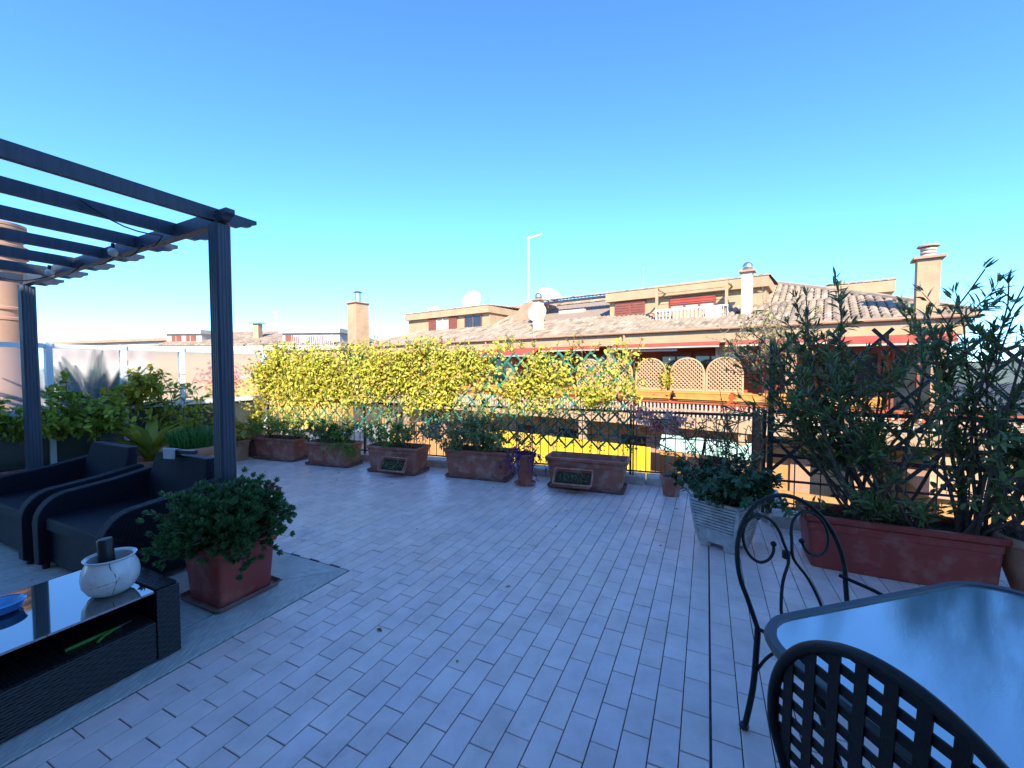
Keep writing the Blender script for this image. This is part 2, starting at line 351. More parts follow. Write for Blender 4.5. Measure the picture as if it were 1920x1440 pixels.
# --- leaves: arrays in, one mesh out
def unit(a): return a / np.maximum(np.linalg.norm(a, axis=1, keepdims=True), 1e-9)
class Leaves:
    def __init__(s): s.P = []; s.D = []; s.N = []; s.L = []; s.W = []
    def add(s, P, D, N, L, W):
        s.P.append(np.asarray(P, float)); s.D.append(np.asarray(D, float)); s.N.append(np.asarray(N, float))
        s.L.append(np.asarray(L, float)); s.W.append(np.asarray(W, float))
    def build(s, name, mat, parent=None, curl=0.25, fold=0.3, hi=True, kind='stuff', label=None):
        P = np.concatenate(s.P); D = unit(np.concatenate(s.D)); N = np.concatenate(s.N)
        L = np.concatenate(s.L)[:, None]; W = np.concatenate(s.W)[:, None]
        N = unit(N - D * np.sum(N * D, 1, keepdims=True)); S = np.cross(D, N); n = len(P)
        if hi:
            c1 = P + D * L * 0.33 + N * L * curl * 0.10; c2 = P + D * L * 0.70 - N * L * curl * 0.05
            tip = P + D * L - N * L * curl * 0.45
            V = np.stack([P, c1 - S*W*0.5 + N*W*fold*0.4, c1, c1 + S*W*0.5 + N*W*fold*0.4,
                          c2 - S*W*0.40 + N*W*fold*0.3, c2, c2 + S*W*0.40 + N*W*fold*0.3, tip], 1)
            F = [(0,2,1),(0,3,2),(1,2,5),(1,5,4),(2,3,6),(2,6,5),(4,5,7),(5,6,7)]
        else:
            c = P + D * L * 0.45 + N * L * curl * 0.1; tip = P + D * L - N * L * curl * 0.3
            V = np.stack([P, c - S*W*0.5 + N*W*fold*0.4, c + S*W*0.5 + N*W*fold*0.4, tip], 1)
            F = [(0,3,1),(0,2,3)]
        k = V.shape[1]; F = np.array(F)
        faces = (F[None] + (np.arange(n) * k)[:, None, None]).reshape(-1, 3)
        me = bpy.data.meshes.new(name); nv = n * k; nf = len(faces)
        me.vertices.add(nv); me.vertices.foreach_set('co', V.reshape(-1).astype(np.float32))
        me.loops.add(nf * 3); me.loops.foreach_set('vertex_index', faces.reshape(-1).astype(np.int32))
        me.polygons.add(nf); me.polygons.foreach_set('loop_start', (np.arange(nf) * 3).astype(np.int32))
        me.update(calc_edges=True); me.validate()
        me.materials.append(mat)
        return link(name, me, parent, kind=kind, label=label)

def rdir(n, up=0.0, spread=1.0):
    a = rng.normal(size=(n, 3)) * spread; a[:, 2] += up; return unit(a)

def twig_path(p, d, length, k=5, jit=0.15, up=0.0):
    p = Vector(p); d = Vector(d).normalized(); pts = [p.copy()]
    for i in range(k):
        d = (d + Vector(rng.normal(size=3)) * jit + Vector((0, 0, up))).normalized()
        p = p + d * (length / k); pts.append(p.copy())
    return pts

def leaf_along(lv, pts, t0, n, L, W, out=0.8, rad=0.0, lvar=0.25, up=0.15):
    """n leaves along the polyline from fraction t0 to its tip, spreading outwards"""
    pts = [np.array(p) for p in pts]; k = len(pts) - 1
    t = t0 + (1 - t0) * np.sort(rng.random(n)); i = np.minimum((t * k).astype(int), k - 1); fr = (t * k - i)[:, None]
    A = np.array(pts); P = A[i] * (1 - fr) + A[i + 1] * fr; T = unit(A[i + 1] - A[i])
    rd = rng.normal(size=(n, 3)); rd = unit(rd - T * np.sum(rd * T, 1, keepdims=True))
    D = unit(T * (1 - out) + rd * out + np.array([0, 0, up])); N = unit(np.cross(np.cross(D, [0, 0, 1.0]) + 1e-3, D) + rng.normal(size=(n, 3)) * 0.4)
    l = L * (1 + lvar * rng.normal(size=n)).clip(0.45, 1.6)
    lv.add(P + rd * rad * rng.random((n, 1)), D, N, l, W * l / L)

# terrace axes: local x = v (across the rows), local y = u (along the rows)
A = R(25.1); U = Vector((sin(A), cos(A), 0)); V = Vector((cos(A), -sin(A), 0)); TZ = -A
def T(u, v, z=0.0): return U * u + V * v + Vector((0, 0, z))

# ------------------------------------------------------------------ ground far below, host building, terrace floor
g = MB(); g.add([(-900,-900,-13.5),(900,-900,-13.5),(900,1500,-13.5),(-900,1500,-13.5)], [(0,1,2,3)])
g.build('ground', ASPH, kind='structure')

R0 = Vector((-4.42, 7.42, 0)); R1 = Vector((2.92, 4.92, 0)); J = Vector((2.47, 3.95, 0)); RA = atan2(R1.y - R0.y, R1.x - R0.x)
RD = (R1 - R0).normalized(); RN = Vector((-RD.y, RD.x, 0)); RL = (R1 - R0).length
QA = R(-23.0); QD = Vector((cos(QA), sin(QA), 0)); QN = Vector((-QD.y, QD.x, 0)); QE = J + QD * 3.4
F0 = Vector((-4.55, 7.62, 0)); FD = -U
poly = [tuple((R0 + RN*0.2 - RD*0.3)[:2]), tuple((R1 + RN*0.2 + RD*0.12)[:2]), tuple((J + QN*0.2 + QD*0.08)[:2]), tuple((QE + QN*0.2)[:2]),
        (6.8, -1.6), (-8.6, -1.6), tuple((F0 + FD*7.6 - V*0.06)[:2]), tuple((F0 - V*0.06)[:2])]
host = MB().prism(poly, 'z', -13.5, -0.006); 
floor = host.build('terrace_floor', GROUT, kind='structure')

# tiles: rows along u, half-bond; 300 nearest as objects, the rest as one part
TW = 0.1094; TLn = 0.2150; GAP = 0.0044
def tile_mesh(l):
    m = MB(); b = 0.0018; x = TW/2 - GAP/2; y = l/2 - GAP/2
    lo = [(-x,-y,-0.006),(x,-y,-0.006),(x,y,-0.006),(-x,y,-0.006)]
    mi = [(-x,-y,-b),(x,-y,-b),(x,y,-b),(-x,y,-b)]; to = [(-x+b,-y+b,0),(x-b,-y+b,0),(x-b,y-b,0),(-x+b,y-b,0)]
    m.loft([lo, mi, to], cap0=False); return m
def inside(p):
    x, y = p; c = False; n = len(poly)
    for i in range(n):
        (x1, y1), (x2, y2) = poly[i], poly[(i + 1) % n]
        if (y1 > y) != (y2 > y) and x < (x2 - x1) * (y - y1) / (y2 - y1) + x1: c = not c
    return c
SEAM = 0.038; PH = -0.011
cand = []
for i in range(-78, 46):
    v = SEAM + (i + 0.5) * TW + (0.003 if i >= 0 else -0.003) + (-0.004 if i < -42 else 0)
    for j in range(-4, 36):
        u = PH + (j + (0.5 if i % 2 else 0)) * TLn
        sc = 1.0
        if v < -2.372:                       # the stone deck lies here: rows are cut at its edge
            if u + TLn/2 < 2.265: continue
            if u - TLn/2 < 2.232: sc = (u + TLn/2 - 2.232) / TLn; u = (u + TLn/2 + 2.232) / 2
        p = T(u, v)
        if not inside((p.x, p.y)): continue
        k = p.y
        if k < 0.9: continue
        cand.append((p, sc))
vis = [c for c in cand if c[1] == 1.0 and c[0].y > 1.42 and abs(c[0].x / c[0].y) < 1.27]
vis.sort(key=lambda c: c[0].length)
near = set(id(c) for c in vis[:300])
tm = tile_mesh(TLn).mesh('floor_tile', TILE)
rest = MB(); base = tile_mesh(TLn)
for c in cand:
    p = c[0]; dz = rng.normal() * 0.0006
    if id(c) in near:
        o = link('floor_tile', tm, floor, (p.x, p.y, dz), TZ)
        o.rotation_euler = (rng.normal() * 0.002, rng.normal() * 0.002, TZ + rng.normal() * 0.002)
    else:
        Mx = Matrix.Translation((p.x, p.y, dz)) @ Matrix.Rotation(TZ, 4, 'Z') @ Matrix.Diagonal((1, c[1], 1, 1))
        rest.add([Mx @ Vector(q) for q in base.v], base.f)
rest.build('floor_tiles_beyond', TILE, floor, kind='stuff')
# stone deck under the pergola: slab strips mitred at the corner, raised 6 mm, with dark joints
ou, ov, iu, iv = 2.220, -2.380, 1.925, -2.69
def slab(pts, name, m): 
    b = MB().prism([tuple(T(a, c)[:2]) for a, c in pts], 'z', -0.006, 0.005); return bevel(b.build(name, m, floor), 0.002, 1)
slab([(ou, ov), (iu, iv), (0.30, iv), (0.30, ov)], 'deck_slab', TRAV); slab([(0.294, ov), (0.294, iv), (-1.4, iv), (-1.4, ov)], 'deck_slab', TRAV)
MATS['t1'] = TRAV
for a, b in ((-2.372, -4.3), (-4.306, -6.2), (-6.206, -7.9)):
    if a == -2.372: slab([(ou, ov - 0.006), (ou, b), (iu, b), (iu, iv - 0.006)], 'deck_slab', TRAV2)
    else: slab([(ou, a), (ou, b), (iu, b), (iu, a)], 'deck_slab', TRAV2)
for k in range(6):
    a0 = iv - 0.016 - k * 0.87; a1 = max(a0 - 0.864, -7.9)
    slab([(iu - 0.016, a0), (iu - 0.016, a1), (0.6, a1), (0.6, a0)], 'deck_slab', TRAV2)
    slab([(0.594, a0), (0.594, a1), (-1.2, a1), (-1.2, a0)], 'deck_slab', TRAV2)

# penthouse behind the camera: it throws the shade that lies over the terrace
ph = thing('penthouse', 'plastered penthouse storey rising behind the terrace', 'house', (0, -2.2, 0), R(-8.5))
SH = 0.94 + math.tan(SUN_EL) * (5.64 + 1.9)
MB().box(-10, 8, -6, 0.0, -0.004, SH - 0.35).build('wall', WALLW, ph)
MB().box(-10.3, 8.3, -6.3, 0.3, SH - 0.35, SH).build('roof', WALLW, ph)
for x in (-6, -1.6, 2.2, 6):
    wd = MB().box(x - 0.7, x + 0.7, -0.02, 0.03, 0.0, 2.2).build('glass_door', PANE, ph)
    MB().box(x - 0.76, x - 0.7, -0.02, 0.06, 0.0, 2.26).box(x + 0.7, x + 0.76, -0.02, 0.06, 0.0, 2.26).box(x - 0.7, x + 0.7, -0.02, 0.06, 2.2, 2.26).build('frame', SHUT, wd)

# ------------------------------------------------------------------ kerb, railings, trellises
kb = thing('parapet_kerb', 'low worn stone kerb under the railing behind the terracotta boxes', 'kerb', tuple(R0), RA)
for k in range(6):
    x0 = -0.1 + k * 1.32; bevel(MB().box(x0, x0 + 1.312, -0.06, 0.2, -0.004, 0.10 ).build('kerb_stone', KERB, kb), 0.008, 2)
jd = (R1 - J); jl = jd.length; ja = atan2(jd.y, jd.x)
kb2 = thing('parapet_kerb', 'short stone kerb turning back from the corner post', 'kerb', tuple(J), ja)
bevel(MB().box(0.05, jl - 0.1, -0.2, 0.06, -0.004, 0.10).build('kerb_stone', KERB, kb2), 0.008, 2)
kb3 = thing('parapet_kerb', 'stone kerb behind the long red planter', 'kerb', tuple(J), QA)
for k in range(3):
    bevel(MB().box(0.0 + k*1.14, 1.132 + k*1.14, -0.08, 0.2, -0.004, 0.11).build('kerb_stone', KERB, kb3), 0.008, 2)

def railing(name, label, loc, rz, length, posts, bars, rails, h, zb=0.10):
    t = thing(name, label, 'railing', loc, rz)
    pm = MB().box(-0.014, 0.014, -0.014, 0.014, 0, h + 0.1).mesh('post', RAILM)
    for x in posts: link('post', pm, t, (x, 0.05, zb - 0.1 + 0.098))
    bm_ = MB().tube([(0, 0, 0), (0, 0, h - 0.06)], 0.0055, 5).mesh('bar', RAILM)
    for x in bars: link('bar', bm_, t, (x, 0.05, zb + 0.05))
    for z, r in rails: MB().box(0, length, 0.05 - 0.008, 0.05 + 0.008, z - r, z + r).build('rail', RAILM, t)
    return t
bars = [0.12 + 0.118 * k for k in range(65)]
railing('terrace_railing', 'thin dark metal railing behind the row of terracotta boxes', tuple(R0), RA, RL, [0.02, 2.1, 4.2, 6.3, RL - 0.03], [b for b in bars if b < RL - 0.1],
        [(0.15, 0.010), (0.93, 0.016), (0.60, 0.006)], 0.84)
railing('terrace_railing', 'short side run of the railing, thin upright bars by the concrete planter', tuple(J), ja, jl, [0.03, jl - 0.05], [0.10 + 0.1 * k for k in range(9)],
        [(0.15, 0.010), (1.00, 0.014)], 0.9)
railing('terrace_railing', 'dark railing with broad level slats behind the long red planter', tuple(J), QA, 3.4, [0.0, 1.6, 3.2], [0.21 + 0.205 * k for k in range(15)],
        [(0.16, 0.012), (0.42, 0.010), (0.66, 0.018), (0.80, 0.022), (0.95, 0.013), (1.08, 0.018)], 1.0)

def trellis(name, label, loc, rz, length, z0, z1, step, ww, tt, m, y=-0.03, frame=None):
    """expanding lattice: two layers of slats crossing, each slat a part"""
    t = thing(name, label, 'trellis', loc, rz); h = z1 - z0
    for layer, sgn in ((0, 1), (1, -1)):
        x = -h
        while x < length + (h if sgn < 0 else 0):
            xa, za, xb, zb = (x, z0, x + h * 0.92, z1) if sgn > 0 else (x + h, z0, x + h - h * 0.92, z1)
            # clip to 0..length
            def at(xx): return za + (xx - xa) / (xb - xa) * (zb - za)
            lo, hi = min(xa, xb), max(xa, xb); a = max(lo, 0); b = min(hi, length)
            if b - a > 0.04:
                MB().bar((a, y + layer * tt * 1.02, at(a)), (b, y + layer * tt * 1.02, at(b)), tt, ww, (0, 0, 1)).build('slat', m, t)
            x += step
    if frame:
        for (a, b) in frame: MB().bar(a, b, 0.045, 0.045).build('frame_bar', m, t)
    return t
trellis('green_trellis', 'green plastic lattice under the yellow vine, left stretch', tuple(R0), RA, 3.0, 0.50, 1.72, 0.23, 0.022, 0.008, GREENP)
tr2 = trellis('green_trellis', 'green plastic lattice bare towards its free end above the empty terracotta box', tuple(R0 + RD * 3.1), RA, 3.22, 0.42, 1.72, 0.215, 0.024, 0.008, GREENP)
MB().tube([(3.235, 0.0, 0.1), (3.235, 0.0, 1.75)], 0.010, 6).build('support_rod', RAILM, tr2)
trellis('dark_trellis', 'tall dark wooden lattice behind the oleander', tuple(J), QA, 3.3, 0.50, 1.84, 0.33, 0.030, 0.010, GREEND, -0.015,
        [((0.0, 0.02, 0.10), (0.0, 0.02, 1.80)), ((2.1, 0.02, 0.1), (2.1, 0.02, 1.84))])
# ------------------------------------------------------------------ frosted glass fence on the left
fe = thing('glass_fence', 'white framed fence of frosted glass panes along the neighbour', 'fence', tuple(F0), TZ)
fp = [0.0, 0.66, 1.31, 2.02, 2.745, 3.47, 4.2]     # distances back along -u
for d in fp: MB().box(-0.04, 0.04, -d - 0.028, -d + 0.028, -0.004, 1.82).build('post', WHITE, fe)
for a, b in zip(fp[:-1], fp[1:]):
    y0, y1 = -b + 0.028, -a - 0.028
    for z0, z1 in ((1.745, 1.80), (0.93, 1.0), (0.03, 0.09)): MB().box(-0.03, 0.03, y0, y1, z0, z1).build('rail', WHITE, fe)
    MB().box(-0.004, 0.004, y0, y1, 1.0, 1.745).build('pane', FROST, fe)
    MB().box(-0.006, 0.006, y0, y1, 0.09, 0.93).build('lower_pane', DARKGL, fe)

# ------------------------------------------------------------------ pergola
P1 = Vector((-2.055, 2.96, 0)); P2 = Vector((-4.93, 4.26, 0)); H1, H2 = 2.50, 2.33
pg = thing('pergola', 'dark slate pergola with profiled rafter ends over the seating', 'pergola', (0, 0, 0))
bd = (P2 - P1); BL = bd.length; bdn = bd.normalized(); PA = atan2(bd.y, bd.x)
def post(p, h, s=0.105):
    m = MB(); k = s / 2
    # grooved section: shallow flutes on every face
    sec = []
    for (ax, ay, tx, ty) in ((1,-1,0,1), (1,1,-1,0), (-1,1,0,-1), (-1,-1,1,0)):
        for t, dep in ((0.12,0),(0.22,0),(0.25,.02),(0.30,.02),(0.33,0),(0.45,0),(0.47,.02),(0.53,.02),(0.55,0),(0.67,0),(0.70,.02),(0.75,.02),(0.78,0),(0.88,0)):
            x = ax*k + tx*t*s; y = ay*k + ty*t*s
            nx, ny = (ax, 0) if tx == 0 else (0, ay)
            sec.append((x - nx*dep*s, y - ny*dep*s))
    m.loft([[(x, y, 0.004) for x, y in sec], [(x, y, h) for x, y in sec]])
    return m.build('post', ANTH, pg, loc=tuple(p), rz=TZ)
post(P1, H1); post(P2, H2)
P3 = P1 - U * 2.75; P4 = P2 - U * 2.75; post(P3, H1); post(P4, H2)
def profiled(a, b, wd, hh, tail0, tail1):
    """board a->b on edge with ogee tails"""
    a = Vector(a); b = Vector(b); d = (b - a); ln = d.length; d.normalize()
    def tail(x, s):   # profile at an end, s = +-1
        return [(x, hh/2), (x, hh*0.18), (x - s*0.035, hh*0.02), (x - s*0.05, -hh*0.2), (x - s*0.10, -hh*0.28), (x - s*0.13, -hh/2)]
    pr = tail(ln, 1) + list(reversed(tail(0, -1)))
    r = d.cross(Vector((0, 0, 1))).normalized(); up = r.cross(d)
    m = MB(); v = []; n = len(pr)
    for sgn in (-1, 1):
        for x, z in pr: v.append(a + d*x + up*z + r*(sgn*wd/2))
    m.add(v, [tuple(range(n)), tuple(range(2*n-1, n-1, -1))] + [(j, (j+1) % n, n + (j+1) % n, n + j) for j in range(n)])
    return m
bh = 0.095
for off, nm in ((Vector((0,0,0)), 'beam'), (-U*2.75, 'beam')):
    profiled(P1 - bdn*0.13 + off + Vector((0,0,H1 + bh/2 + 0.001 + 0.0)), P2 + bdn*0.16 + off + Vector((0,0,H2 + bh/2 + 0.001)), 0.06, bh, 1, 1).build(nm, ANTH, pg)
for i in range(7):
    t = i / 6 * (BL - 0.0); h = H1 + (H2 - H1) * i / 6
    p = P1 + bdn * (t + 0.0 if i else 0.02)
    z = h + bh * 0.72
    profiled(p - U*3.0 + Vector((0,0,z)), p + U*0.27 + Vector((0,0,z)), 0.045, 0.085, 1, 1).build('rafter', ANTH, pg)
for p_, h_ in ((P1, H1), (P2, H2)):
    for dz in (0.035, 0.07):
        q = p_ + V * 0.032 * 0 - U * 0.031 + Vector((0, 0, h_ + dz)); MB().tube([q, q - U * 0.006], 0.008, 8).build('bolt', STEEL, pg)
# festoon lights: cable and globe bulbs
fs = thing('festoon_lights', 'black cable of round white bulbs strung along the pergola beam', 'string lights', tuple(P1 + Vector((0, 0, H1))))
def fpt(i, back, dz): return bdn * (BL * i / 6) - U * back + Vector((0, 0, (H2 - H1) * i / 6 + dz))
way = [(0.9, 0.55, 0.085), (0.95, 0.10, -0.01), (1.6, 0.06, 0.0), (2.35, 0.06, -0.015), (3.4, 0.06, 0.01), (4.5, 0.06, -0.01), (5.4, 0.3, 0.0), (5.9, 0.75, 0.03), (3.9, 1.9, 0.03), (1.1, 1.55, 0.04)]
pts = []
for (a, b) in zip(way[:-1], way[1:]):
    for k in range(6):
        t = k / 6; pts.append(fpt(a[0]*(1-t)+b[0]*t, a[1]*(1-t)+b[1]*t, a[2]*(1-t)+b[2]*t - 0.05*sin(pi*t)))
MB().tube(pts, 0.005, 5).build('cable', DARK, fs)
for (i, b, dz) in ((2.35, 0.085, 0.045), (4.5, 0.085, 0.045), (5.75, 0.55, 0.02), (1.1, 1.55, 0.03)):
    q = fpt(i, b, dz - 0.045); o = MB().sphere(q, 0.034, 12, 8).build('bulb', BULB, fs, smooth=True)
    MB().tube([q + Vector((0,0,0.028)), q + Vector((0,0,0.07))], 0.012, 6).build('socket', DARK, o)

# ------------------------------------------------------------------ rattan armchairs and coffee table
def armchair(label, u0, vc, wd):
    t = thing('rattan_armchair', label, 'armchair', tuple(T(u0, vc)), TZ, 'dark rattan armchairs under the pergola')
    hw = wd / 2; aw = 0.10
    bevel(MB().box(-hw + aw + 0.004, hw - aw - 0.004, 0.06, 0.66, 0.05, 0.30).build('base', RATTAN, t), 0.012, 2)
    bevel(MB().box(-hw + aw + 0.004, hw - aw - 0.004, 0.035, 0.64, 0.302, 0.40).build('seat', RATTAN, t), 0.02, 3)
    pr = [(0.0, 0.05), (0.0, 0.36)]
    for k in range(9):
        a = pi - pi/2 * k / 8; pr.append((0.20 + 0.20*cos(a), 0.36 + 0.20*sin(a)))
    pr += [(0.45, 0.585), (0.74, 0.635), (0.76, 0.62), (0.76, 0.05)]
    for sg in (-1, 1):
        x0 = sg * hw; x1 = sg * (hw - aw)
        bevel(MB().prism(pr, 'x', min(x0, x1), max(x0, x1)).build('arm', RATTAN, t), 0.018, 3)
    lp = []
    for k in range(7):                       # backrest: leaning slab, narrower and rounded at the top
        z = 0.402 + 0.37 * k / 6; f = k / 6; x = (hw - aw - 0.006) - 0.03 * f - 0.06 * max(0, f - 0.8) * 5 * 0.4; y = 0.64 + 0.09 * f; th = 0.11 - 0.03 * f
        lp.append(rrect(2 * x, th, 0.03, z, 3, 0, y + th / 2 - 0.02))
    MB().loft(lp).build('backrest', RATTAN, t, True)
    for sx in (-1, 1):
        for y in (0.05, 0.70): MB().lathe([(0.02, 0.004), (0.025, 0.05)], 8, (sx * (hw - 0.05), y, 0), True, True).build('foot', DARK, t)
    return t
armchair('dark rattan armchair with curved arms, beside the jade plant box', 1.24, -3.97, 1.06)
armchair('dark rattan armchair farther from the jade plant, near the rear pergola post', 1.22, -5.12, 1.02)
# small solar lamp clipped on the chair back
sl = thing('solar_lamp', 'small pale grey square lamp hooked over an armchair back', 'lamp', tuple(T(1.90, -4.02, 0.745)), TZ + 0.25)
bevel(MB().box(-0.055, 0.055, -0.02, 0.0, 0.0, 0.095).build('lamp_face', GREY, sl), 0.012, 3)
MB().box(-0.05, 0.05, 0.001, 0.05, 0.02, 0.08).build('housing', DARK, sl)
MB().box(0.0, 0.22, 0.005, 0.045, 0.045, 0.075).build('bracket', DARK, sl)

CT = thing('coffee_table', 'low woven rattan coffee table with dark glass top', 'coffee table', tuple(T(0, -2.5)), TZ)
# local y = u, local x = v relative to -2.5 (front face at 0, back at -0.66)
for y0 in (1.105, -0.60):
    bevel(MB().box(-0.66, -0.012, y0, y0 + 0.10, 0.004, 0.375).build('end_panel', RATTAN, CT), 0.012, 2)
bevel(MB().box(-0.645, -0.015, -0.498, 1.10, 0.02, 0.215).build('shelf_box', RATTAN, CT), 0.01, 2)
MB().box(-0.648, -0.012, -0.496, 1.098, 0.362, 0.372).build('glass_top', GTOP, CT)
MB().box(-0.648, -0.60, -0.498, 1.10, 0.2, 0.360).build('back_panel', RATTAN, CT)
def woven(w_, h_, rows, cols, amp=0.006):
    """over-and-under strands as one relief sheet in x (along) / z"""
    m = MB(); nr = 4; nc = 4; X = cols * nc; Z = rows * nr; v = []
    for k in range(Z + 1):
        for i in range(X + 1):
            r_, fz = divmod(k, nr); c_, fx = divmod(i, nc)
            sz = abs(sin(pi * k / nr)); over = 0.5 + 0.5 * cos(pi * (i / nc) + pi * (r_ % 2))
            v.append((w_ * i / X, -amp * (sz ** 0.6) * (0.25 + 0.75 * over), h_ * k / Z))
    m.add(v, [(k*(X+1)+i, k*(X+1)+i+1, (k+1)*(X+1)+i+1, (k+1)*(X+1)+i) for k in range(Z) for i in range(X)])
    return m
fw = woven(1.60, 0.20, 15, 62); o = fw.build('woven_front', STRAND, CT, True, kind='stuff'); o.location = (-0.012, -0.50, 0.012); o.rotation_euler = (0, 0, pi/2)
ew = woven(0.10, 0.36, 27, 4); o = ew.build('woven_end', STRAND, CT, True, kind='stuff'); o.location = (-0.006, 1.105, 0.01); o.rotation_euler = (0, 0, pi/2)
# flat strands on top of shelf and end panel
m = MB()
for k in range(128):
    y = -0.495 + k * 0.01245; m.box(-0.6, -0.016, y, y + 0.0105, 0.2155, 0.2185 + 0.001 * (k % 2))
m.build('shelf_strands', STRAND, CT, kind='stuff')
m = MB()
for k in range(50):
    x = -0.655 + k * 0.0128
    for q in range(8): m.box(x, x + 0.0105, 1.108 + q*0.012, 1.118 + q*0.012, 0.374, 0.377 + 0.002 * ((k + q) % 2))
m.build('end_strands', STRAND, CT, kind='stuff')

# white cracked pot with black cylinder
pt = thing('ceramic_pot', 'bulbous white ceramic pot with dark cracks on the glass coffee table', 'pot', tuple(T(1.005, -2.70, 0.373)))
prof = [(r_*0.76, z_*0.94) for r_, z_ in [(0.075, 0.0), (0.115, 0.02), (0.142, 0.06), (0.148, 0.10), (0.140, 0.14), (0.122, 0.172), (0.116, 0.182), (0.130, 0.192), (0.134, 0.198), (0.128, 0.200), (0.112, 0.190), (0.118, 0.15), (0.124, 0.09), (0.08, 0.05)]]
MB().lathe(prof, 40, cap0=True, cap1=True).build('bowl', CERAM, pt, True)
def on_pot(a, z):
    for (r0, z0), (r1, z1) in zip(prof[:7], prof[1:8]):
        if z0 <= z <= z1: r = r0 + (r1 - r0) * (z - z0) / (z1 - z0); return (r * cos(a) * 1.001, r * sin(a) * 1.001, z)
    return (prof[6][0] * cos(a), prof[6][0] * sin(a), z)
for path in ([(-0.75, 0.018), (-0.70, 0.05), (-0.62, 0.085), (-0.66, 0.12), (-0.80, 0.15), (-0.84, 0.178)], [(-1.55, 0.070), (-1.2, 0.078), (-0.95, 0.083), (-0.62, 0.086), (-0.52, 0.10)]):
    MB().tube([on_pot(a, z) for a, z in path], 0.0016, 4).build('crack', CRACK, pt)
tag(MB().lathe([(0.030, 0.0), (0.032, 0.004), (0.032, 0.205), (0.027, 0.212)], 20, (0, 0, 0), True, True).build('black_canister', DARK, None, True, loc=tuple(T(1.01, -2.735, 0.425))),
    'slim black canister standing inside the cracked white pot', 'canister').rotation_euler = (0, R(-4), 0)
at_ = thing('ashtray', 'round blue glazed ashtray dish on the coffee table', 'ashtray', tuple(T(0.70, -2.93, 0.373)))
MB().lathe([(0.048, 0), (0.068, 0.012), (0.075, 0.036), (0.08, 0.046), (0.068, 0.05), (0.06, 0.036), (0.048, 0.018)], 28, cap0=True, cap1=True).build('dish', BLUEC, at_, True)
MB().lathe([(0.0795, 0.0465), (0.0695, 0.0515), (0.059, 0.037), (0.046, 0.0195)], 28, cap0=False, cap1=True).build('glaze', BLUEI, at_, True)
# secateurs on the shelf
GREENH = material('green_handle', (0.05, 0.22, 0.03), 0.5)
sc = thing('secateurs', 'green handled secateurs lying on the table shelf', 'secateurs', tuple(T(0.97, -2.60, 0.226)), TZ + R(90))
MB().tube([(-0.17, 0.0, 0), (-0.10, -0.008, 0.004), (-0.03, -0.004, 0.002), (0, 0, 0)], [0.008, 0.010, 0.009, 0.006], 8).build('handle', GREENH, sc, True)
MB().tube([(-0.08, -0.055, 0), (-0.05, -0.03, 0.003), (-0.01, -0.008, 0.002), (0.02, 0.004, 0)], [0.006, 0.008, 0.008, 0.005], 8).build('handle', GREENH, sc, True)
MB().prism([(0.0, -0.006), (0.03, -0.004), (0.075, 0.012), (0.03, 0.012), (0.0, 0.006)], 'z', -0.002, 0.003).build('blade', STEEL, sc)

# ------------------------------------------------------------------ wrought iron table and chairs
IT = thing('garden_table', 'square iron garden table with rounded corners and rippled glass top', 'table', (1.335, 0.835, 0), R(15)); IT.scale = (1.075, 1.075, 1.0)
MB().loft([rrect(0.955, 0.955, 0.14, 0.728, 8), rrect(0.955, 0.955, 0.14, 0.736, 8)]).build('glass_top', GTEX, IT)
MB().loft([rrect(1.0, 1.0, 0.16, 0.715, 8), rrect(1.012, 1.012, 0.166, 0.728, 8), rrect(1.0, 1.0, 0.16, 0.742, 8), rrect(0.958, 0.958, 0.14, 0.742, 8), rrect(0.945, 0.945, 0.13, 0.722, 8), rrect(0.95, 0.95, 0.13, 0.715, 8)], False, False).build('rim', material('table_rim_paint', (0.05, 0.065, 0.075), 0.4, (0.04, 0.05, 0.06), 12), IT, True)
for sx in (-1, 1):
    for sy in (-1, 1):
        MB().tube([(sx*0.40, sy*0.40, 0.716), (sx*0.37, sy*0.37, 0.6), (sx*0.33, sy*0.33, 0.35), (sx*0.36, sy*0.36, 0.12), (sx*0.42, sy*0.42, 0.012)], 0.013, 8).build('leg', IRON, IT, True)
MB().tube([(0.34*cos(a), 0.34*sin(a), 0.35) for a in np.linspace(0, 2*pi, 25)[:-1]], 0.008, 6, True).build('stretcher', IRON, IT, True)

def scroll(c, r0, r1, a0, a1, plane, n=22):
    out = []
    for k in range(n):
        t = k / (n - 1); a = a0 + (a1 - a0) * t; r = r0 + (r1 - r0) * t
        out.append(plane(c[0] + r * cos(a), c[1] + r * sin(a)))
    return out
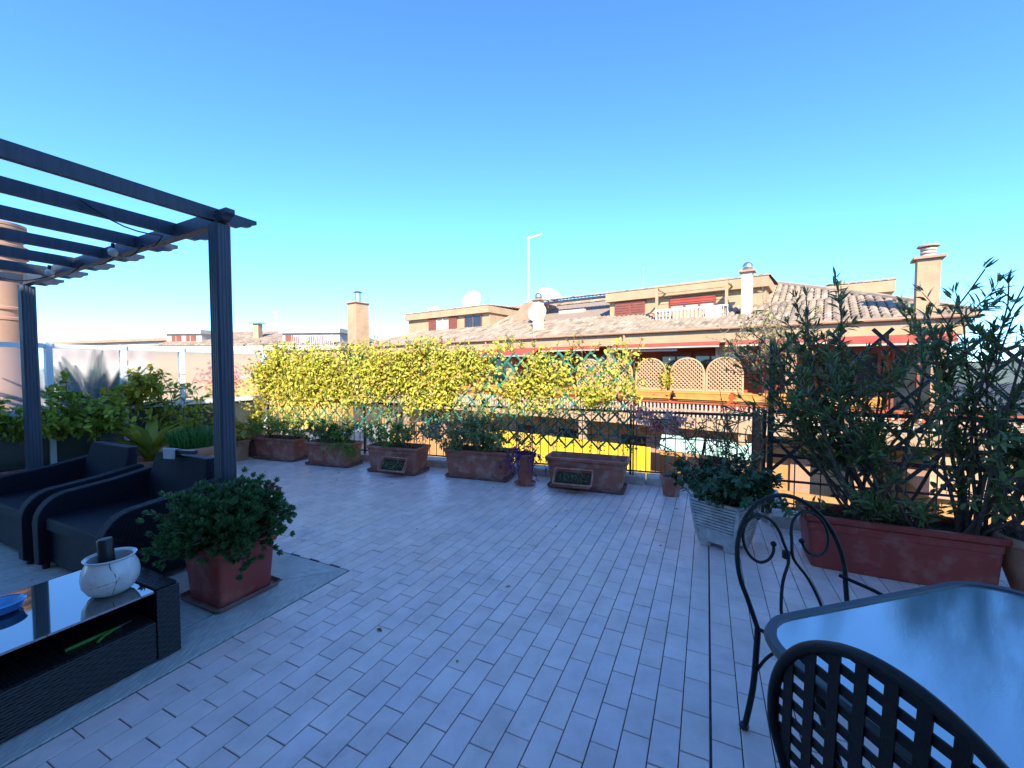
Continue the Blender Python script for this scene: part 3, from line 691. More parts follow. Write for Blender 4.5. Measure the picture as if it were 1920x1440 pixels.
# scroll-back chair: local x across the back, y towards the back, back plane at y=0.0 leaning
SC = thing('iron_chair', 'black wrought iron chair with round scrolled back behind the glass table', 'chair', (1.215, 1.665, 0), R(12))
def bk(x, z): return (x, 0.02 + (z - 0.45) * 0.30 if z > 0.45 else 0.02, z)
hw = 0.265; zc = 0.66
hoop = [bk(-0.225, 0.45)]
for k in range(25):
    a = R(200) - R(220) * k / 24
    hoop.append(bk(hw * cos(a), 0.66 + 0.275 * sin(a)))
hoop.append(bk(0.225, 0.45))
MB().tube(smooth(hoop, 2), 0.0095, 8).build('back_hoop', IRON, SC, True)
for s in (-1, 1):
    pth = [bk(s*0.095, 0.45), bk(s*0.10, 0.50), bk(s*0.065, 0.60), bk(s*0.020, 0.665), bk(s*0.011, 0.70), bk(s*0.022, 0.75)]
    c = (s*0.125, 0.765)
    for k in range(0, 15):
        t = k / 14; a = R(165) - R(325) * t; r = 0.098 - 0.012 * t - 0.030 * max(0, t - 0.7) / 0.3
        pth.append(bk(c[0] + s * r * cos(a), c[1] + r * sin(a)))
    pth = smooth(pth, 3)
    MB().tube(pth, 0.0065, 6).build('scroll', IRON, SC, True)
    MB().sphere(pth[-1], 0.012, 8, 6).build('scroll_knob', IRON, SC, True)
MB().tube([(0.0, 0.115, 0.675), (0.0, 0.115, 0.705)], 0.016, 8).build('collar', IRON, SC, True)
seat = [(0.235*cos(a), -0.22 + 0.235*sin(a), 0.452) for a in np.linspace(0, 2*pi, 33)[:-1]]
MB().tube(seat, 0.011, 8, True).build('seat_ring', IRON, SC, True)
m = MB()
for k in range(-5, 6):
    x = k * 0.04; y = sqrt(max(0.0, 0.232**2 - x*x)); m.box(x - 0.006, x + 0.006, -0.22 - y, -0.22 + y, 0.449, 0.453)
for k in range(-5, 6):
    y = k * 0.04; x = sqrt(max(0.0, 0.232**2 - y*y)); m.box(-x, x, -0.22 + y - 0.006, -0.22 + y + 0.006, 0.4535, 0.457)
m.build('seat_mesh', IRON, SC)
for s in (-1, 1):
    MB().tube(smooth([bk(s*0.225, 0.45), (s*0.228, 0.02, 0.38), (s*0.232, 0.03, 0.2), (s*0.245, 0.055, 0.012)]), 0.0115, 8).build('leg', IRON, SC, True)
    MB().sphere((s*0.246, 0.057, 0.018), 0.020, 10, 6, 0.8).build('foot_cap', DARK, SC, True)
    MB().tube([(s*0.20, -0.34, 0.45), (s*0.22, -0.36, 0.2), (s*0.24, -0.40, 0.012)], 0.0115, 8).build('leg', IRON, SC, True)
    MB().sphere((s*0.24, -0.40, 0.018), 0.020, 10, 6, 0.8).build('foot_cap', DARK, SC, True)
    MB().tube([bk(s*0.225, 0.45), (s*0.20, -0.05, 0.452), (s*0.16, -0.06, 0.452)], 0.008, 6).build('seat_bracket', IRON, SC, True)
    MB().tube(smooth([(s*0.175, -0.08, 0.44), (s*0.21, -0.02, 0.36), (s*0.229, 0.022, 0.27)]), 0.006, 6).build('brace', IRON, SC, True)
MB().tube([bk(0.225, 0.60), (0.30, -0.02, 0.57), (0.42, -0.12, 0.50)], 0.008, 6).build('side_bar', IRON, SC, True)

# lattice-back chair in front; local x along the back from its far to its near side, y towards the table
LC = thing('iron_chair', 'black iron chair with oval back of crossed flat bars', 'chair', (0.685, 0.97, 0), R(-75))
def lk(x, z): return (x, -0.02 - (z - 0.45) * 0.10, z)
cx, rz_, zc2, rx_ = 0.235, 0.30, 0.655, 0.262
def hoopz(a): return (cx + rx_ * cos(a), zc2 + rz_ * sin(a))
hp = [lk(cx - 0.20, 0.45), lk(cx - 0.235, 0.54)] + [lk(*hoopz(R(186) - R(192) * k / 30)) for k in range(31)] + [lk(cx + 0.235, 0.54), lk(cx + 0.20, 0.45)]
MB().tube(smooth(hp, 2), 0.0125, 10).build('back_hoop', IRON, LC, True)
def span(ax, ay, dx, dy):
    """part of the line inside the hoop outline"""
    ts = [t for t in np.linspace(-0.8, 0.8, 641) if (((ax + dx*t - cx) / rx_)**2 + ((ay + dy*t - zc2) / rz_)**2 < 1 and ay + dy*t > zc2) or (abs(ax + dx*t - cx) < 0.235 + 0.02*(ay+dy*t-0.45)/0.2 and 0.46 < ay + dy*t <= zc2)]
    return (min(ts), max(ts)) if len(ts) > 3 else None
for sgn, lay in ((1, 0.0), (-1, 0.005)):
    for k in range(-6, 7):
        dx, dy = (0.10, 1.0) if sgn > 0 else (1.0, -0.10); nn = sqrt(1.01); dx /= nn; dy /= nn
        ax, ay = (cx + (k + 0.5) * 0.050, 0.66) if sgn > 0 else (cx, 0.70 + k * 0.046)
        if not 0.47 < ay < zc2 + rz_ - 0.01: continue
        sp = span(ax, ay, dx, dy)
        if not sp or sp[1] - sp[0] < 0.05: continue
        a = Vector(lk(ax + dx*sp[0], ay + dy*sp[0])); b = Vector(lk(ax + dx*sp[1], ay + dy*sp[1]))
        n_ = Vector((0, 1, 0.1)).normalized(); a += n_ * lay; b += n_ * lay
        MB().bar(a, b, 0.0045, 0.022, (b - a).cross(n_)).build('back_slat', IRON, LC)
seat = [(cx + 0.23*cos(a), 0.215 + 0.225*sin(a), 0.452) for a in np.linspace(0, 2*pi, 33)[:-1]]
MB().tube(seat, 0.011, 8, True).build('seat_ring', IRON, LC, True)
for sgn, lay in ((1, 0.0), (-1, 0.005)):
    m = MB()
    for k in range(-5, 6):
        x = k * 0.04; y = sqrt(max(0.0, 0.225**2 - x*x))
        if sgn > 0: m.box(cx + x - 0.009, cx + x + 0.009, 0.215 - y, 0.215 + y, 0.449, 0.452)
        else: m.box(cx - y, cx + y, 0.215 + x - 0.009, 0.215 + x + 0.009, 0.4525, 0.4555)
    m.build('seat_mesh', IRON, LC)
for s in (-1, 1):
    MB().tube([lk(cx + s*0.20, 0.45), (cx + s*0.205, -0.03, 0.25), (cx + s*0.215, -0.06, 0.012)], 0.0115, 8).build('leg', IRON, LC, True)
    MB().tube([(cx + s*0.18, 0.35, 0.45), (cx + s*0.20, 0.37, 0.2), (cx + s*0.22, 0.40, 0.012)], 0.0115, 8).build('leg', IRON, LC, True)
    for (x, y) in ((cx + s*0.215, -0.06), (cx + s*0.22, 0.40)): MB().sphere((x, y, 0.018), 0.020, 10, 6, 0.8).build('foot_cap', DARK, LC, True)
    MB().tube([lk(cx + s*0.20, 0.45), (cx + s*0.17, 0.07, 0.452)], 0.008, 6).build('seat_bracket', IRON, LC, True)

# ------------------------------------------------------------------ planters
def planter(name, label, cat, loc, rz, lx, ly, h, m, taper=0.84, rim=0.03, saucer=None, group=None, soil=True, mould=True, r=0.035, soil_mat=None):
    """box planter, hollow, with rolled rim and a moulded line; origin at the middle of its base"""
    t = thing(name, label, cat, loc, rz, group)
    z0 = 0.004
    if saucer:
        sx, sy = lx * taper + 0.10, ly * taper + 0.10
        MB().loft([rrect(sx - 0.03, sy - 0.03, r, 0.004), rrect(sx, sy, r + 0.01, 0.035), rrect(sx - 0.012, sy - 0.012, r, 0.038), rrect(sx - 0.035, sy - 0.035, r, 0.016)], True, True).build('saucer', saucer, t, True)
        z0 = 0.018
    a, b = lx * taper, ly * taper - lx * 0
    def at(f): return a + (lx - a - 2*rim*0.6) * f, b + (ly - b - 2*rim*0.6) * f
    lp = [rrect(*at(0), r*0.8, z0)]
    if mould:
        x, y = at(0.72); lp += [rrect(x, y, r, z0 + h*0.72), rrect(x + 0.010, y + 0.010, r, z0 + h*0.735)]
        x, y = at(0.86); lp += [rrect(x + 0.010, y + 0.010, r, z0 + h*0.86)]
    x, y = at(0.93); lp += [rrect(x, y, r, z0 + h*0.875 if mould else z0 + h*0.87)]
    lp += [rrect(lx - 0.006, ly - 0.006, r, z0 + h*0.90), rrect(lx, ly, r, z0 + h*0.93), rrect(lx, ly, r, z0 + h*0.985), rrect(lx - 0.01, ly - 0.01, r, z0 + h),
           rrect(lx - 2*rim, ly - 2*rim, r*0.7, z0 + h), rrect(lx - 2*rim - 0.02, ly - 2*rim - 0.02, r*0.7, z0 + h*0.80)]
    MB().loft(lp, True, False).build('body', m, t, True)
    # soil: bumpy sheet closing the box
    zs = z0 + h * (0.86 if soil else 0.45); f = (0.86 if soil else 0.45)
    ix, iy = lx - 2*rim - 0.024, ly - 2*rim - 0.024
    if not soil: ix, iy = at(0.45)[0] - 0.01, at(0.45)[1] - 0.01
    nx, ny = 14, 8; v = []
    for q in range(ny + 1):
        for p in range(nx + 1):
            v.append((ix*(p/nx - 0.5), iy*(q/ny - 0.5), zs + rng.normal()*0.006))
    mb = MB(); mb.add(v, [(q*(nx+1)+p, q*(nx+1)+p+1, (q+1)*(nx+1)+p+1, (q+1)*(nx+1)+p) for q in range(ny) for p in range(nx)])
    mb.build('soil', soil_mat or SOIL, t, True)
    t['top'] = zs
    return t
def pot(label, loc, prof, m, saucer=None, soil_z=None, soil_r=None, cat='flower pot', name='flower_pot', n=28, group=None):
    t = thing(name, label, cat, loc, 0, group)
    if saucer: MB().lathe([(saucer*0.85, 0.004), (saucer, 0.03), (saucer - 0.012, 0.032), (saucer*0.82, 0.014)], n, cap0=True, cap1=True).build('saucer', m, t, True)
    MB().lathe(prof, n, cap0=True, cap1=False).build('body', m, t, True)
    MB().lathe([(soil_r, soil_z - 0.01), (soil_r*0.98, soil_z), (soil_r*0.5, soil_z + 0.008), (0.001, soil_z + 0.004)], n, cap0=False, cap1=True).build('soil', SOIL, t, True)
    return t

def rail_pt(x, back=0.0, z=0.0): return R0 + RD * x - RN * back + Vector((0, 0, z))
GB = 'terracotta boxes along the railing'
boxes = []     # (x along the railing, distance in front of it, length, depth, height)
for (x, back, lx, ly, h, lab) in ((0.74, 0.34, 0.90, 0.36, 0.34, 'terracotta box with feathery green herbs by the glass fence'),
                         (1.86, 0.38, 0.86, 0.37, 0.34, 'terracotta box with a fern trailing over its corner'),
                         (3.06, 0.42, 0.88, 0.40, 0.36, 'terracotta box with a small tray tilted against its front'),
                         (4.32, 0.34, 0.98, 0.37, 0.37, 'terracotta box filled by a bushy grey green shrub'),
                         (5.80, 0.37, 1.02, 0.40, 0.37, 'wide terracotta box left nearly bare beside the purple pot')):
    p = rail_pt(x, back)
    b_ = planter('planter_box', lab, 'planter', tuple(p), RA + rng.normal()*0.02, lx, ly, h, TERRA, 0.84, 0.03, SAUCER, GB, soil=(lx < 1.0))
    boxes.append(b_)
def tray(label, p, rz, lx, ly, tilt):
    t = thing('seed_tray', label, 'tray', tuple(p), rz); t.rotation_euler = (tilt, 0, rz)
    MB().loft([rrect(lx*0.85, ly*0.8, 0.015, 0.0), rrect(lx, ly, 0.02, 0.09), rrect(lx + 0.015, ly + 0.015, 0.02, 0.095), rrect(lx + 0.015, ly + 0.015, 0.02, 0.107), rrect(lx - 0.02, ly - 0.02, 0.015, 0.107), rrect(lx - 0.05, ly - 0.05, 0.01, 0.055)], True, False).build('body', TERRA, t, True)
    m = MB(); m.loft([rrect(lx - 0.045, ly - 0.045, 0.01, 0.060), rrect(lx - 0.045, ly - 0.045, 0.01, 0.064)]); m.build('soil', SOIL, t)
    lv = Leaves(); n = 130
    P = np.stack([rng.uniform(-lx/2 + 0.05, lx/2 - 0.05, n), rng.uniform(-ly/2 + 0.05, ly/2 - 0.05, n), np.full(n, 0.066)], 1)
    lv.add(P, rdir(n, 0.6), rdir(n), np.full(n, 0.045), np.full(n, 0.012)); lv.build('sprouts', L_SAGE, t, hi=False)
    return t
p3 = rail_pt(3.20, 0.42 + 0.275, 0.12); tray('small terracotta tray of grey sprouts propped on the third box', p3, RA, 0.40, 0.20, R(52))
p5 = rail_pt(5.68, 0.37 + 0.29, 0.13); tray('larger terracotta tray of sprouts leaning on the bare box', p5, RA, 0.46, 0.22, R(42))

# ---- plants
def stems(pts_list, r0, r1, m, name='stem', parent=None, n=5):
    mb = MB()
    for pts in pts_list: mb.tube(pts, [r0 + (r1 - r0) * i / (len(pts) - 1) for i in range(len(pts))], n)
    return mb.build(name, m, parent, kind='stuff' if len(pts_list) > 1 else None)
def plant(name, label, cat, loc, group=None): return thing(name, label, cat, tuple(loc), 0, group)

def bushy(label, loc, ext, h, n_st, n_lf, L, W, m, name='shrub', cat='shrub', out=0.75, bark=TWIG, up=0.05, t0=0.25, rz=0.0, stem_r=0.004, sub=2, hi=True, lean=(0, 0)):
    """n_st stems rising from an area ext=(ex,ey), each with side twigs and leaves"""
    t = plant(name, label, cat, loc); t.rotation_euler = (0, 0, rz); lv = Leaves(); st = []
    for k in range(n_st):
        p = (rng.uniform(-0.5, 0.5) * ext[0], rng.uniform(-0.5, 0.5) * ext[1], -0.01)
        d = Vector((p[0] * 0.9 / max(ext[0], 0.1) + rng.normal()*0.30 + lean[0], p[1] * 0.9 / max(ext[1], 0.1) + rng.normal()*0.30 + lean[1], 1.0))
        hh = h * rng.uniform(0.55, 1.05); pts = twig_path(p, d, hh, 6, 0.16); st.append(pts)
        leaf_along(lv, pts, t0, max(3, int(n_lf / n_st * 0.4)), L, W, out)
        for q in range(sub):
            i = rng.integers(2, 6); d2 = Vector(rng.normal(size=3)) + Vector((0, 0, 0.6))
            p2 = twig_path(pts[i], d2, hh * rng.uniform(0.2, 0.4), 4, 0.2, up); st.append(p2)
            leaf_along(lv, p2, 0.1, max(3, int(n_lf / n_st * 0.6 / max(sub, 1))), L, W, out)
    stems(st, stem_r, stem_r * 0.4, bark, 'stems', t); lv.build('leaves', m, t, hi=hi); return t

def ontop(b, dx=0, dy=0):
    rzz = b.rotation_euler[2]; return b.location + Vector((cos(rzz)*dx - sin(rzz)*dy, sin(rzz)*dx + cos(rzz)*dy, b['top']))
bushy('feathery pale green herbs in the box by the glass fence', ontop(boxes[0]), (0.72, 0.24), 0.58, 46, 3800, 0.034, 0.016, L_FERN, 'herb_clump', 'herb', rz=RA)
bushy('low leafy green plant in the box with trailing fern', ontop(boxes[1], -0.08), (0.62, 0.24), 0.50, 30, 2000, 0.040, 0.024, L_GREEN, 'leafy_plant', 'plant', rz=RA)
bushy('soft green leafy plant in the box with tilted tray', ontop(boxes[2], -0.16), (0.5, 0.24), 0.46, 30, 2300, 0.036, 0.020, L_FERN, 'leafy_plant', 'plant', rz=RA)
bushy('sparse dry twiggy stems beside the soft green plant', ontop(boxes[2], 0.24), (0.25, 0.2), 0.36, 12, 260, 0.025, 0.012, L_SAGE, 'twiggy_plant', 'plant', rz=RA)
bushy('bushy grey green shrub spilling over its terracotta box', ontop(boxes[3], -0.14), (0.66, 0.28), 0.66, 54, 4600, 0.042, 0.020, L_SAGE, 'shrub', 'shrub', rz=RA, lean=(0, -0.25))
bushy('bright green tuft of herbs at the foot of the grey green shrub', ontop(boxes[3], 0.10, -0.05), (0.22, 0.12), 0.17, 14, 700, 0.026, 0.015, L_FERN, 'herb_clump', 'herb', rz=RA)
# trailing fern between second and third boxes
tf = plant('trailing_fern', 'bright green fern hanging over the corner of a terracotta box', 'fern', ontop(boxes[1], 0.26, -0.10)); lv = Leaves(); st = []
for k in range(46):
    d = Vector((rng.normal()*0.5 + 0.45, rng.normal()*0.4 - 0.45, 0.75)); p = twig_path((rng.normal()*0.05, rng.normal()*0.04, 0), d, rng.uniform(0.26, 0.46), 8, 0.08, -0.26); st.append(p)
    leaf_along(lv, p, 0.15, 42, 0.024, 0.007, 0.85, up=-0.05)
stems(st, 0.002, 0.001, L_FERN, 'fronds', tf, 4); lv.build('leaflets', L_FERN, tf)
# one bare whip in the empty box
o = plant('bare_whip', 'single bare grey stem rising from the empty box', 'plant', ontop(boxes[4], 0.10, 0.03)); stems([twig_path((0, 0, -0.02), (0.02, 0.02, 1), 0.95, 8, 0.05)], 0.005, 0.003, TWIG, 'stem', o)

# purple trailing plant in the stacked round pot
pp = pot('two stacked red pots on a saucer beside the bare terracotta box', tuple(rail_pt(5.02, 0.50)), [(0.085, 0.016), (0.105, 0.17), (0.112, 0.175), (0.100, 0.18), (0.125, 0.36), (0.142, 0.365), (0.146, 0.40), (0.136, 0.405), (0.120, 0.37)], TERRA, 0.145, 0.375, 0.12)
t = plant('purple_trailer', 'purple leaved trailing plant in the stacked red pots', 'plant', rail_pt(5.02, 0.50, 0.375)); lv = Leaves(); st = []
for k in range(26):
    a = rng.uniform(0, 2*pi); p = twig_path((0.05*cos(a), 0.05*sin(a), 0), (cos(a) - 0.5, sin(a) - 0.3, 1.0), rng.uniform(0.2, 0.50), 8, 0.14, -0.30); st.append(p)
    leaf_along(lv, p, 0.1, 13, 0.058, 0.018, 0.75, up=-0.1)
for k in range(7):
    p = twig_path((0.03*rng.normal(), 0.03*rng.normal(), 0), (rng.normal()*0.4, rng.normal()*0.3, 1), 0.34, 6, 0.1); st.append(p); leaf_along(lv, p, 0.2, 9, 0.05, 0.016)
stems(st, 0.0035, 0.002, L_PURP, 'stems', t); lv.build('leaves', L_PURP, t)

# ---- yellow vines on the trellis, one rooted in each box
def vine(label, x0, x1, box, nclump, top, dens_right=1.0, seed=0):
    t = plant('climbing_vine', label, 'vine', tuple(R0)); t.rotation_euler = (0, 0, RA); t['group'] = 'autumn vines on the green trellis'
    lv = Leaves(); st = []
    for k in range(9):
        xs = rng.uniform(x0, x1); p = [Vector((box + rng.normal()*0.12, -0.30 + rng.normal()*0.05, 0.31)), Vector((box + (xs - box)*0.25, -0.17, 0.55)), Vector((box + (xs - box)*0.7, -0.05, 0.95))]
        q = twig_path(p[-1], (rng.normal()*0.6, 0, 1), rng.uniform(0.5, 1.0), 7, 0.22)
        q = [Vector((a.x, -0.04 + 0.3*(a.y + 0.05), min(a.z, top + 0.05))) for a in q]; st.append(p + q[1:])
    for k in range(nclump):
        x = rng.uniform(x0, x1); f = (x - x0) / (x1 - x0)
        z = rng.triangular(0.88, 1.40, top + 0.06 + 0.04*sin(4.3*x) + 0.04*sin(9.7*x + 1)); n = int(rng.uniform(12, 30))
        if dens_right < 1 and rng.random() > 1 - (1 - dens_right) * f ** 1.2: continue
        nzv = sin(2.3*x + 1.7*sin(3.1*z + x)) + sin(5.1*x - 4.3*z + 0.6) * 0.8 + sin(8.7*x + 9.1*z) * 0.5
        if nzv < -0.55 and rng.random() < 0.75: continue
        c = np.array([x, -0.07 + rng.normal()*0.06 - 0.04*max(nzv, 0), z]); P = c + rng.normal(size=(n, 3)) * np.array([0.085, 0.055, 0.06])
        P[:, 2] = np.minimum(P[:, 2], top + 0.13)
        D = rdir(n, -0.35); D[:, 1] -= 0.35; N = rng.normal(size=(n, 3)) * 0.6 + np.array([0, -0.7, 0.6])
        L = rng.uniform(0.030, 0.078, n); lv.add(P, D, N, L, L * rng.uniform(0.38, 0.66, n))
    # wispy shoots above the edge
    for k in range(int(9 * (x1 - x0))):
        p = twig_path((rng.uniform(x0, x1), -0.05, top - 0.05), (rng.normal()*0.5, rng.normal()*0.2, 1), rng.uniform(0.12, 0.30), 5, 0.2); st.append(p); leaf_along(lv, p, 0.1, 9, 0.045, 0.025)
    # tangled twigs through the lattice
    for k in range(int(26 * (x1 - x0))):
        p = twig_path((rng.uniform(x0, x1), -0.05, rng.uniform(0.55, top - 0.2)), (rng.normal(), rng.normal()*0.15, rng.normal()*0.7 + 0.3), rng.uniform(0.25, 0.6), 6, 0.25)
        p = [Vector((a.x, max(-0.16, min(-0.01, a.y)), a.z)) for a in p]; st.append(p)
    stems(st, 0.0045, 0.002, BARK, 'stems', t, 4); lv.build('leaves', L_VINE, t)
    # greener shaded leaves low down
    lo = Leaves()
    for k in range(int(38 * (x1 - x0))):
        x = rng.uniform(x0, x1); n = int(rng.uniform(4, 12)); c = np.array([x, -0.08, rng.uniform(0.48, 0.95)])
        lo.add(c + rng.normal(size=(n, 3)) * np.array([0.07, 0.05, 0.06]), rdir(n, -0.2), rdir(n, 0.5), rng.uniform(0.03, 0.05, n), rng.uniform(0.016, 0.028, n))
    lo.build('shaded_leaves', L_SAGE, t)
vine('dense golden vine on the trellis next to the glass fence', -0.05, 1.35, 0.5, 400, 1.80)
vine('golden vine over the box with the trailing fern', 1.3, 2.55, 1.7, 360, 1.78)
vine('golden vine over the box with the tilted tray', 2.45, 3.75, 2.9, 360, 1.84)
vine('golden vine thinning out above the grey green shrub', 3.65, 5.1, 4.2, 330, 1.78, 0.42)
vine('last wisps of golden vine on the bare end of the green lattice', 5.0, 6.4, 4.7, 220, 1.74, 0.25)

# ---- corner by the glass fence: pots, citrus, broad leaves, chives
def fence_pt(d, out, z=0.0): return F0 + FD * d + V * out + Vector((0, 0, z))
pA = planter('flower_pot', 'square pinkish terracotta pot at the end of the glass fence', 'flower pot', tuple(fence_pt(0.80, 0.42)), TZ, 0.36, 0.34, 0.33, TERRA2, 0.80)
pB = planter('flower_pot', 'darker red terracotta pot tucked in the fence corner', 'flower pot', tuple(fence_pt(0.36, 0.34)), TZ, 0.34, 0.32, 0.30, TERRA, 0.80, saucer=SAUCER)
bushy('broad leaved plant in the pinkish pot', ontop(pA), (0.2, 0.2), 0.50, 10, 150, 0.11, 0.07, L_BROAD, 'leafy_plant', 'plant', stem_r=0.006)
bushy('sunlit pale green shrub in the fence corner', ontop(pB), (0.22, 0.2), 0.95, 16, 900, 0.05, 0.03, L_YELL, 'shrub', 'shrub', stem_r=0.005, lean=(0.25, -0.1))
# long box with citrus trees
lb = planter('planter_box', 'long terracotta box of citrus trees below the frosted panes', 'planter', tuple(fence_pt(2.62, 0.40)), TZ + R(90), 1.30, 0.36, 0.33, TERRA, 0.88, 0.03, None)
lb2 = planter('planter_box', 'shorter terracotta box of tall citrus shoots behind the chairs', 'planter', tuple(fence_pt(1.62, 0.42)), TZ + R(90), 0.55, 0.34, 0.33, TERRA, 0.86, 0.03, None)
def citrus(label, loc, h0, h1, rad, nb, nl, m, L=0.072):
    t = plant('citrus_tree', label, 'tree', loc, 'citrus trees along the glass fence'); st = []; lv = Leaves()
    tr = twig_path((0, 0, -0.02), (rng.normal()*0.1, rng.normal()*0.1, 1), h0, 5, 0.07)
    for k in range(nb):
        a = rng.uniform(0, 2*pi); d = Vector((cos(a), sin(a), rng.uniform(0.1, 1.2))); p = twig_path(tr[-1 - (k % 2)], d, rad * rng.uniform(0.6, 1.05), 5, 0.2, 0.05); st.append(p)
        leaf_along(lv, p, 0.25, nl, L, L*0.5, 0.8)
        for q in range(4):
            p2 = twig_path(p[rng.integers(1, 6)], Vector(rng.normal(size=3)) + Vector((0, 0, 0.5)), (h1 - h0) * rng.uniform(0.25, 0.5), 4, 0.25, 0.05); st.append(p2); leaf_along(lv, p2, 0.1, nl, L, L*0.5, 0.8)
    stems([tr], 0.016, 0.011, BARK, 'trunk', t, 7); stems(st, 0.006, 0.002, BARK, 'branches', t); lv.build('crown', m, t); return t
citrus('low spreading citrus tree beside the rear pergola post', ontop(lb, -0.33), 0.52, 1.12, 0.50, 15, 18, L_LEMON)
citrus('low dense citrus tree in the middle of its long box', ontop(lb, 0.22), 0.50, 1.05, 0.52, 16, 18, L_LEMON)
citrus('taller citrus tree with sunlit yellow top leaves', ontop(lb, 0.52), 0.92, 1.50, 0.40, 12, 17, L_YELL)
citrus('half hidden citrus left of the rear pergola post', fence_pt(3.50, 0.42, 0.33), 0.45, 0.95, 0.45, 11, 16, L_LEMON)
lb3 = planter('planter_box', 'terracotta box half hidden behind the rear pergola post', 'planter', tuple(fence_pt(3.62, 0.40)), TZ + R(90), 0.60, 0.34, 0.33, TERRA, 0.86, 0.03, None)
# broad-leaved yellow plant
pb = pot('plain clay pot of broad yellowing leaves behind the chair', tuple(fence_pt(2.15, 0.95)), [(0.11, 0.004), (0.15, 0.28), (0.165, 0.285), (0.165, 0.33), (0.15, 0.335), (0.135, 0.29)], TERRA2, None, 0.30, 0.13)
t = plant('broad_leaf_plant', 'upright plant with broad yellowing blades behind the chair', 'plant', fence_pt(2.15, 0.95, 0.30)); lv = Leaves(); n = 34
a = rng.uniform(0, 2*pi, n); D = np.stack([cos_ for cos_ in (np.cos(a)*0.45, np.sin(a)*0.45, np.ones(n))], 1) * 1.0; D[:, 2] *= rng.uniform(0.45, 1.5, n)
lv.add(np.stack([np.cos(a)*0.04, np.sin(a)*0.04, np.zeros(n)], 1), D, np.stack([-np.cos(a), -np.sin(a), np.full(n, 0.5)], 1), rng.uniform(0.38, 0.72, n), rng.uniform(0.08, 0.14, n))
lv.build('blades', L_BROAD, t, curl=0.7)
# big terracotta pot with chives
bp_ = pot('big round clay pot with rolled rim behind the front pergola post', tuple(fence_pt(2.02, 1.62)), [(0.20, 0.004), (0.27, 0.30), (0.285, 0.44), (0.30, 0.45), (0.315, 0.47), (0.315, 0.52), (0.30, 0.545), (0.275, 0.545), (0.26, 0.49)], TERRA2, None, 0.50, 0.255, n=40)
t = plant('chive_clump', 'thick clump of upright green chives in the big clay pot', 'herb', fence_pt(2.02, 1.62, 0.50)); lv = Leaves(); n = 420
a = rng.uniform(0, 2*pi, n); r = 0.22 * np.sqrt(rng.random(n)); D = np.stack([np.cos(a)*r*1.3 + rng.normal(size=n)*0.14, np.sin(a)*r*1.3 + rng.normal(size=n)*0.14, np.ones(n)], 1)
lv.add(np.stack([np.cos(a)*r, np.sin(a)*r, np.zeros(n)], 1), D, rdir(n), rng.uniform(0.18, 0.34, n), rng.uniform(0.007, 0.012, n)); lv.build('blades', L_CHIVE, t, curl=0.35)
bushy('tall loose citrus shoots rising behind the chive pot', ontop(lb2, 0.05), (0.26, 0.26), 1.20, 20, 1100, 0.085, 0.034, L_LEMON, 'citrus_shrub', 'shrub', stem_r=0.006, bark=BARK, t0=0.3)
# small shrub at the foot of the rear post, left edge
bushy('small dark leafy shrub at the foot of the rear pergola post', T(1.30, -6.25, 0.02), (0.45, 0.35), 0.58, 20, 900, 0.045, 0.03, L_DARK, 'shrub', 'shrub', stem_r=0.005, bark=BARK)

# ---- jade plant box beside the front pergola post
jb = planter('planter_box', 'square glossy red planter on a saucer holding the jade shrub', 'planter', tuple(T(1.675, -2.855)), TZ, 0.42, 0.42, 0.36, REDP, 0.80, 0.03, SAUCER, mould=False)
t = plant('jade_shrub', 'dense jade shrub of small fleshy leaf rosettes', 'shrub', T(1.675, -2.855, jb['top'])); lv = Leaves(); st = []
for k in range(260):
    a = rng.uniform(0, 2*pi); el = rng.uniform(-0.25, 1.3); d = Vector((cos(a)*cos(el), sin(a)*cos(el), sin(el)))
    ln = rng.uniform(0.20, 0.37) * (1.0 + 0.14 * cos(a * 3 + 1)) * (1 + 0.15 * (1 - abs(el))); p = twig_path((0.04*cos(a), 0.04*sin(a), 0.05), d + Vector((-0.05, -0.05, 0.22)), ln, 5, 0.16, 0.03); st.append(p)
    for q in range(8):
        e = Vector(p[rng.integers(2, 6)] if q else p[-1]) + Vector(rng.normal(size=3)) * (0.032 if q else 0.004)
        ax = (e - Vector((0, 0, 0.03))).normalized(); n = 9; az = np.arange(n) * 2.4; tl = np.linspace(0.25, 1.25, n)
        ax = np.array(ax); b1 = np.cross(ax, [0.3, 0.2, 0.9]); b1 /= np.linalg.norm(b1); b2 = np.cross(ax, b1)
        rd_ = np.outer(np.cos(az), b1) + np.outer(np.sin(az), b2); D = unit(rd_ * tl[:, None] + ax)
        lv.add(np.tile(np.array(e), (n, 1)) + rd_ * 0.004 - ax * (tl[:, None] - 0.25) * 0.012, D, ax - rd_ * 0.3, rng.uniform(0.026, 0.038, n), rng.uniform(0.015, 0.021, n))
stems(st, 0.007, 0.003, BARK, 'branches', t); lv.build('leaves', L_JADE, t, curl=-0.25, fold=0.6)
fl = tag(link('pink_flower', None, None, tuple(T(1.90, -2.74, 0.67))), 'single magenta flower above the jade shrub', 'flower')
MB().tube([(0, 0, 0.0), (0.0, 0.0, -0.14), (-0.02, 0.0, -0.25)], 0.002, 5).build('stalk', L_JADE, fl)
lv = Leaves(); n = 14; a = rng.uniform(0, 2*pi, n); lv.add(np.zeros((n, 3)) + rng.normal(size=(n, 3))*0.008, np.stack([np.cos(a), np.sin(a), rng.normal(size=n)*0.6], 1), rdir(n, 1), np.full(n, 0.028), np.full(n, 0.018)); lv.build('petals', L_FLOWER, fl, kind=None)

